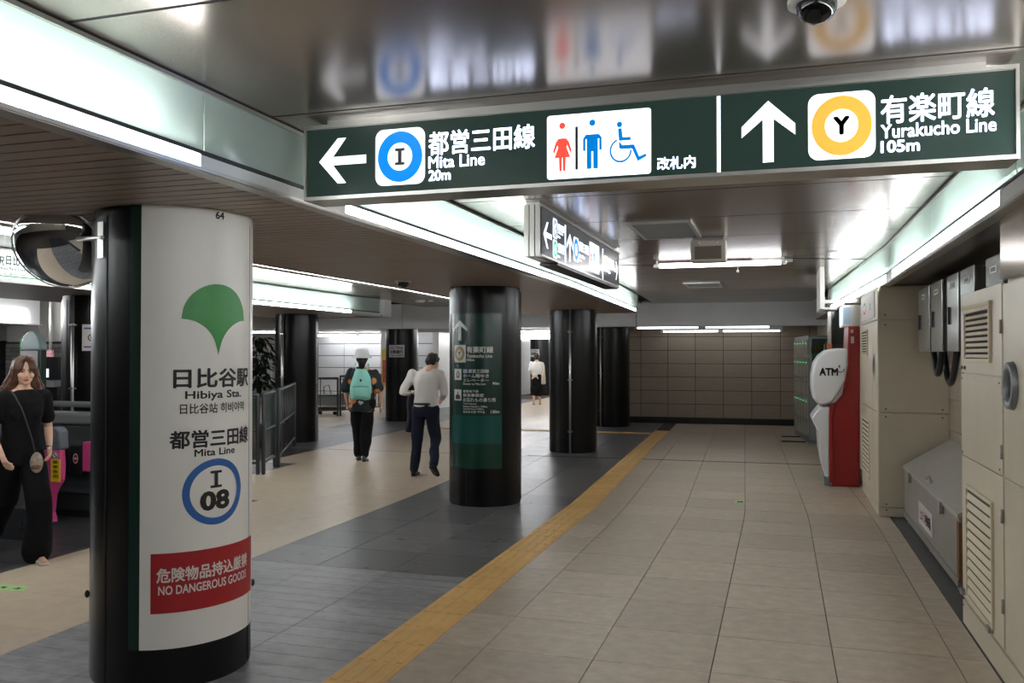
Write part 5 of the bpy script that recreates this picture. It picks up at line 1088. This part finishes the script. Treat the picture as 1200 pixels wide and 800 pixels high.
# crossbody strap and phone pouch
st_ = MB(); P0 = [(-.06, .115, 1.40), (-.10, .06, 1.425), (.0, .14, 1.30), (.08, .155, 1.15), (.15, .14, 1.0), (.19, .10, .92)]
st_.chain([(S((.10, .05, 1.44)), .007), (S((.09, .135, 1.385)), .007), (S((.05, .18, 1.28)), .007), (S((.01, .185, 1.15)), .007), (S((-.04, .165, 1.0)), .007), (S((-.06, .165, .90)), .007)], 8, sq=.4)
bagt = thing('shoulder_pouch', 'small clear pouch with brown contents on a dark strap at the hip of the woman', 'bag', tuple(FR[t.name] @ S((-.07, .175, .82))), math.atan2(-.90, -.44))
st = MB(); st.v = [tuple(FR[t.name] @ Vector(p)) for p in st_.v]; st.f = st_.f; st.build('strap', mat('strap dark', (46, 42, 44), .5), bagt, True)
pp = MB(); pp.ell((0, 0, 0), .05, .028, .085, 14, 10); pp.build('pouch', mat('pouch clear brown', (150, 136, 124), .15, var=.4, scale=30, coat=.5), bagt, True, True)
pp = MB(); pp.ell((0.005, 0, -.03), .042, .031, .03, 14, 8); pp.build('contents', mat('pouch brown', (104, 66, 44), .5), bagt, True, True)
MB().chain([(S(J['wriL'])+V3(-.024, 0, .0), .005), (S(J['wriL'])+V3(0, .024, .01), .005), (S(J['wriL'])+V3(.024, 0, .01), .005)], 6).build('bracelet', M_INK, t, True, True)
# ---- man in a white shirt seen from behind
mpz = atz(498, 557)
J = dict(head=(.06, .15, 1.53), hyaw=-.3, nod=.6, lean=.16, hipL=(-.09, 0, .90), hipR=(.09, 0, .90), kneeL=(-.11, .0, .48), ankleL=(-.14, -.03, .085), kneeR=(.13, .05, .50), ankleR=(.21, -.30, .20),
         footL=(-.05, 1, 0), footR=(.1, .75, -.5), shoL=(-.175, .06, 1.37), shoR=(.175, .08, 1.37), elbL=(-.30, -.03, 1.13), wriL=(-.13, .18, 1.08), elbR=(.25, .10, 1.10), wriR=(.16, .30, 1.02), curl=.9)
t, s, S, M, ly, body = figure('man in white shirt and navy trousers walking away with a jacket on his arm', mpz, (-.12, .99), 1.70, J, None, .009)
M_SH = mat('white shirt cloth', (222, 218, 214), .8, spec=.2); M_NV = mat('navy cloth', (34, 38, 54), .8, spec=.2)
b = MB(); b.rings([(.93*s, 0, 0, .165*s, .125*s), (1.0*s, 0, .01, .17*s, .13*s), (1.15*s, 0, .035*s, .165*s, .13*s), (1.28*s, 0, .06*s, .185*s, .135*s), (1.37*s, 0, .075*s, .185*s, .11*s), (1.42*s, 0, .085*s, .12*s, .085*s), (1.45*s, .015*s, .09*s, .08*s, .075*s), (1.475*s, .03*s, .10*s, .066*s, .066*s)], 24)
for sd in 'LR': b.chain([(S(J['sho'+sd]), .072*s), (S(J['sho'+sd])*.5+S(J['elb'+sd])*.5, .066*s), (S(J['elb'+sd]), .058*s), (S(J['elb'+sd])*.35+S(J['wri'+sd])*.65, .05*s)], 14)
blob(b, .009, 'shirt', M_SH, t, disp=.03, dscale=8)
MB().rings([(1.43*s, .02*s, .10*s, .066*s, .064*s), (1.475*s, .03*s, .115*s, .058*s, .058*s)], 20).build('collar', M_SH, t, True, True)
b = MB(); b.rings([(.80*s, 0, 0, .15*s, .115*s), (.90*s, 0, 0, .17*s, .125*s), (.97*s, 0, 0, .158*s, .118*s)], 20)
for sd in 'LR':
    h_, k_, a_ = S(J['hip'+sd]), S(J['knee'+sd]), S(J['ankle'+sd]); b.chain([(h_, .10*s), (h_*.5+k_*.5, .088*s), (k_, .072*s), (k_*.5+a_*.5, .066*s), (a_, .06*s)], 16)
blob(b, .009, 'trousers', M_NV, t, disp=.02, dscale=8)
MB().rings([(.955*s, 0, 0, .163*s, .123*s), (.985*s, 0, 0, .162*s, .122*s)], 24).build('belt', M_INK, t, True, True)
for sd in 'LR': shoe(t, S, s, J['ankle'+sd], J['foot'+sd], mat('black leather', (18, 17, 17), .25))
b = MB(); b.ell(tuple(M @ V3(0, -.022, .042)), .09*s, .095*s, .085*s, 18, 12); b.ell(tuple(M @ V3(0, -.04, -.01)), .08*s, .065*s, .075*s, 16, 10); b.ell(tuple(M @ V3(0, .05, .085)), .06*s, .045*s, .035*s, 12, 8)
blob(b, .008, 'hair', M_HAIR, t, disp=.012, dscale=30)
jk = thing('folded_jacket', 'dark navy jacket hanging over the left forearm of the man in white', 'jacket', tuple(FR[t.name] @ S((-.22, .10, .80))), math.atan2(.12, .99))
b = MB(); b.rings([(-.22, -.05, 0, .045, .05), (-.1, -.03, 0, .06, .07), (.1, 0, 0, .07, .085), (.26, .02, 0, .06, .08), (.30, .02, 0, .035, .05)], 16); b.chain([((-.02, .05, .25), .05), ((.1, .07, .27), .04)], 10)
blob(b, .01, 'jacket_cloth', mat('jacket navy', (28, 32, 50), .8), jk, disp=.04, dscale=9)
# ---- person with bucket hat and mint backpack
hpz = atz(424, 540)
J = dict(head=(0, .02, 1.575), nod=.05, lean=.02, hipL=(-.09, 0, .90), hipR=(.09, 0, .90), kneeL=(-.07, .10, .48), ankleL=(-.05, .12, .085), kneeR=(.07, .0, .48), ankleR=(.05, -.14, .10),
         footL=(-.1, 1, 0), footR=(.1, 1, -.1), shoL=(-.18, .02, 1.37), shoR=(.18, .02, 1.37), elbL=(-.25, .0, 1.10), wriL=(-.24, .14, .90), elbR=(.27, -.02, 1.10), wriR=(.29, .08, .86), curl=.8)
t, s, S, M, ly, body = figure('person in white bucket hat and dark floral shirt walking away, seen from behind', hpz, (-.40, .92), 1.70, J, None, .009)
fl = bpy.data.materials.new('floral shirt'); fl.use_nodes = True; nt = fl.node_tree; B_ = nt.nodes['Principled BSDF']; B_.inputs['Roughness'].default_value = .8
tc = nt.nodes.new('ShaderNodeTexCoord'); vo = nt.nodes.new('ShaderNodeTexVoronoi'); vo.inputs['Scale'].default_value = 5.5; nt.links.new(tc.outputs['Object'], vo.inputs[0])
cr = nt.nodes.new('ShaderNodeValToRGB'); cr.color_ramp.elements[0].position = .33; cr.color_ramp.elements[0].color = (*lin((206, 138, 84)), 1); cr.color_ramp.elements[1].position = .40; cr.color_ramp.elements[1].color = (*lin((22, 30, 34)), 1)
nt.links.new(vo.outputs['Distance'], cr.inputs[0]); nt.links.new(cr.outputs[0], B_.inputs['Base Color'])
b = MB(); b.rings([(.76*s, 0, 0, .20*s, .15*s), (.95*s, 0, 0, .19*s, .145*s), (1.2*s, 0, .01, .19*s, .14*s), (1.34*s, 0, .01, .20*s, .12*s), (1.41*s, 0, .01, .13*s, .085*s), (1.44*s, 0, .01, .07*s, .065*s)], 24)
for sd in 'LR': b.chain([(S(J['sho'+sd]), .062*s), (S(J['sho'+sd])*.5+S(J['elb'+sd])*.5, .074*s), (S(J['elb'+sd])*.95+S(J['sho'+sd])*.05, .082*s)], 14)
blob(b, .010, 'floral_shirt', fl, t, disp=.03, dscale=7)
b = MB(); b.rings([(.80*s, 0, 0, .16*s, .12*s), (.92*s, 0, 0, .165*s, .12*s)], 20)
for sd in 'LR':
    h_, k_, a_ = S(J['hip'+sd]), S(J['knee'+sd]), S(J['ankle'+sd]); b.chain([(h_, .11*s), (h_*.5+k_*.5, .105*s), (k_, .092*s), (k_*.5+a_*.5, .085*s), (a_+V3(0, 0, .02), .07*s)], 16)
blob(b, .010, 'trousers', M_BLK2, t, disp=.025, dscale=8)
for sd in 'LR': shoe(t, S, s, J['ankle'+sd], J['foot'+sd], mat('black leather', (18, 17, 17)))
b = MB(); b.ell(tuple(M @ V3(0, -.03, .0)), .088*s, .085*s, .10*s, 18, 12); b.chain([(M @ V3(0, -.05, -.06), .06), (M @ V3(0, -.05, -.15), .045)], 12); blob(b, .008, 'hair', M_HAIR, t, disp=.01, dscale=30)
hc = M @ V3(0, -.005, .05)
hat = MB(); hat.rings([(hc.z-.045, hc.x, hc.y, .155, .16), (hc.z-.040, hc.x, hc.y, .158, .163), (hc.z+.0, hc.x, hc.y, .112, .12), (hc.z+.015, hc.x, hc.y, .106, .113), (hc.z+.075, hc.x, hc.y, .096, .102), (hc.z+.092, hc.x, hc.y, .08, .086), (hc.z+.098, hc.x, hc.y, .04, .044)], 28)
hat.build('bucket_hat', mat('hat white', (206, 208, 206), .85, var=.06, scale=20), t, True, True)
bk = thing('backpack', 'mint green backpack worn by the person in the white hat', 'backpack', tuple(FR[t.name] @ S((0, -.20, .95))), math.atan2(.40, .92))
b = MB(); b.rings([(.0, 0, 0, .13, .07), (.03, 0, 0, .155, .09), (.18, 0, 0, .165, .10), (.32, 0, 0, .14, .085), (.43, 0, .01, .095, .06), (.46, 0, .01, .06, .04)], 24); pk = blob(b, .010, 'bag_body', mat('mint cloth', (140, 206, 192), .7, var=.08, scale=8), bk, disp=.018, dscale=9)
b = MB(); b.rings([(.03, 0, -.065, .12, .045), (.10, 0, -.075, .135, .05), (.17, 0, -.07, .125, .045), (.19, 0, -.065, .11, .035)], 20); b.build('front_pocket', MATS['mint cloth'], pk, True, True)
MB().chain([((-.12, -.085, .20), .004), ((0, -.118, .205), .004), ((.12, -.085, .20), .004)], 6).build('zipper', mat('zip dark', (60, 90, 84), .5), pk, True, True)
MB().add([(0, -.105, .27), (.022, -.103, .295), (0, -.10, .32), (-.022, -.103, .295)], [(0, 1, 2, 3)]).build('diamond_patch', M_INK, pk, False, True)
for sx in (-1, 1): MB().chain([((sx*.07, .0, .42), .02), ((sx*.09, .05, .50), .022), ((sx*.10, .12, .54), .022), ((sx*.105, .22, .50), .022), ((sx*.12, .26, .40), .02)], 8, sq=.4, up=(1, 0, 0)).build('shoulder_strap', MATS['mint cloth'], bk, True, True)
MB().chain([((-.02, -.06, -.03), .02), ((.0, -.07, -.05), .028), ((.02, -.06, -.04), .02)], 8).build('keyring', mat('key ring pale', (170, 170, 160), .4), bk, True, True)
# ---- far woman with tote
fw = atz(629, 474)
J = dict(head=(0, .02, 1.575), nod=.15, lean=.04, hipL=(-.085, 0, .88), hipR=(.085, 0, .88), kneeL=(-.09, .05, .48), ankleL=(-.10, -.05, .085), kneeR=(.09, .1, .48), ankleR=(.10, .15, .085),
         footL=(0, 1, 0), footR=(0, 1, 0), shoL=(-.165, .02, 1.36), shoR=(.165, .02, 1.36), elbL=(-.22, .02, 1.10), wriL=(-.16, .18, 1.02), elbR=(.22, .0, 1.10), wriR=(.2, .18, 1.0), curl=.8)
t, s, S, M, ly, body = figure('woman in white blouse and long black skirt far down the hall', fw, (-.25, .97), 1.66, J, None, .010)
b = MB(); b.rings([(.96*s, 0, 0, .16*s, .12*s), (1.15*s, 0, .01, .18*s, .14*s), (1.34*s, 0, .02, .18*s, .11*s), (1.42*s, 0, .02, .09*s, .07*s)], 20)
for sd in 'LR': b.chain([(S(J['sho'+sd]), .07*s), (S(J['elb'+sd]), .07*s), (S(J['elb'+sd])*.5+S(J['wri'+sd])*.5, .05)], 12)
blob(b, .012, 'blouse', M_SH, t, disp=.03, dscale=8)
b = MB(); b.rings([(.30*s, 0, .03, .20*s, .19*s), (.6*s, 0, .02, .185*s, .16*s), (.9*s, 0, 0, .17*s, .13*s), (1.0*s, 0, 0, .135*s, .11*s)], 24); blob(b, .012, 'skirt', M_BLK2, t, disp=.05, dscale=9)
for sd in 'LR': shoe(t, S, s, J['ankle'+sd], J['foot'+sd], M_SHOE)
b = MB(); b.ell(tuple(M @ V3(0, -.02, .03)), .088*s, .095*s, .10*s, 18, 12); b.ell(tuple(M @ V3(0, -.05, -.03)), .07, .06, .08); blob(b, .010, 'hair', M_HAIR, t, disp=.01, dscale=30)
tb = thing('tote_bag', 'cream tote bag on the right shoulder of the far woman', 'bag', tuple(FR[t.name] @ S((.22, -.04, .68))), math.atan2(.25, .97))
q = MB(); q.rings([(0, 0, 0, .055, .16), (.03, 0, 0, .075, .18), (.38, 0, 0, .06, .18), (.42, 0, 0, .03, .17)], 20); q.build('bag_body', mat('cream canvas', (206, 194, 176), .8), tb, True, True)
for dx in (-.02, .03): MB().chain([((dx, -.1, .40), .012), ((dx-.03, -.04, .68), .012), ((dx-.03, .04, .68), .012), ((dx, .1, .40), .012)], 6).build('handle', MATS['cream canvas'], tb, True, True)
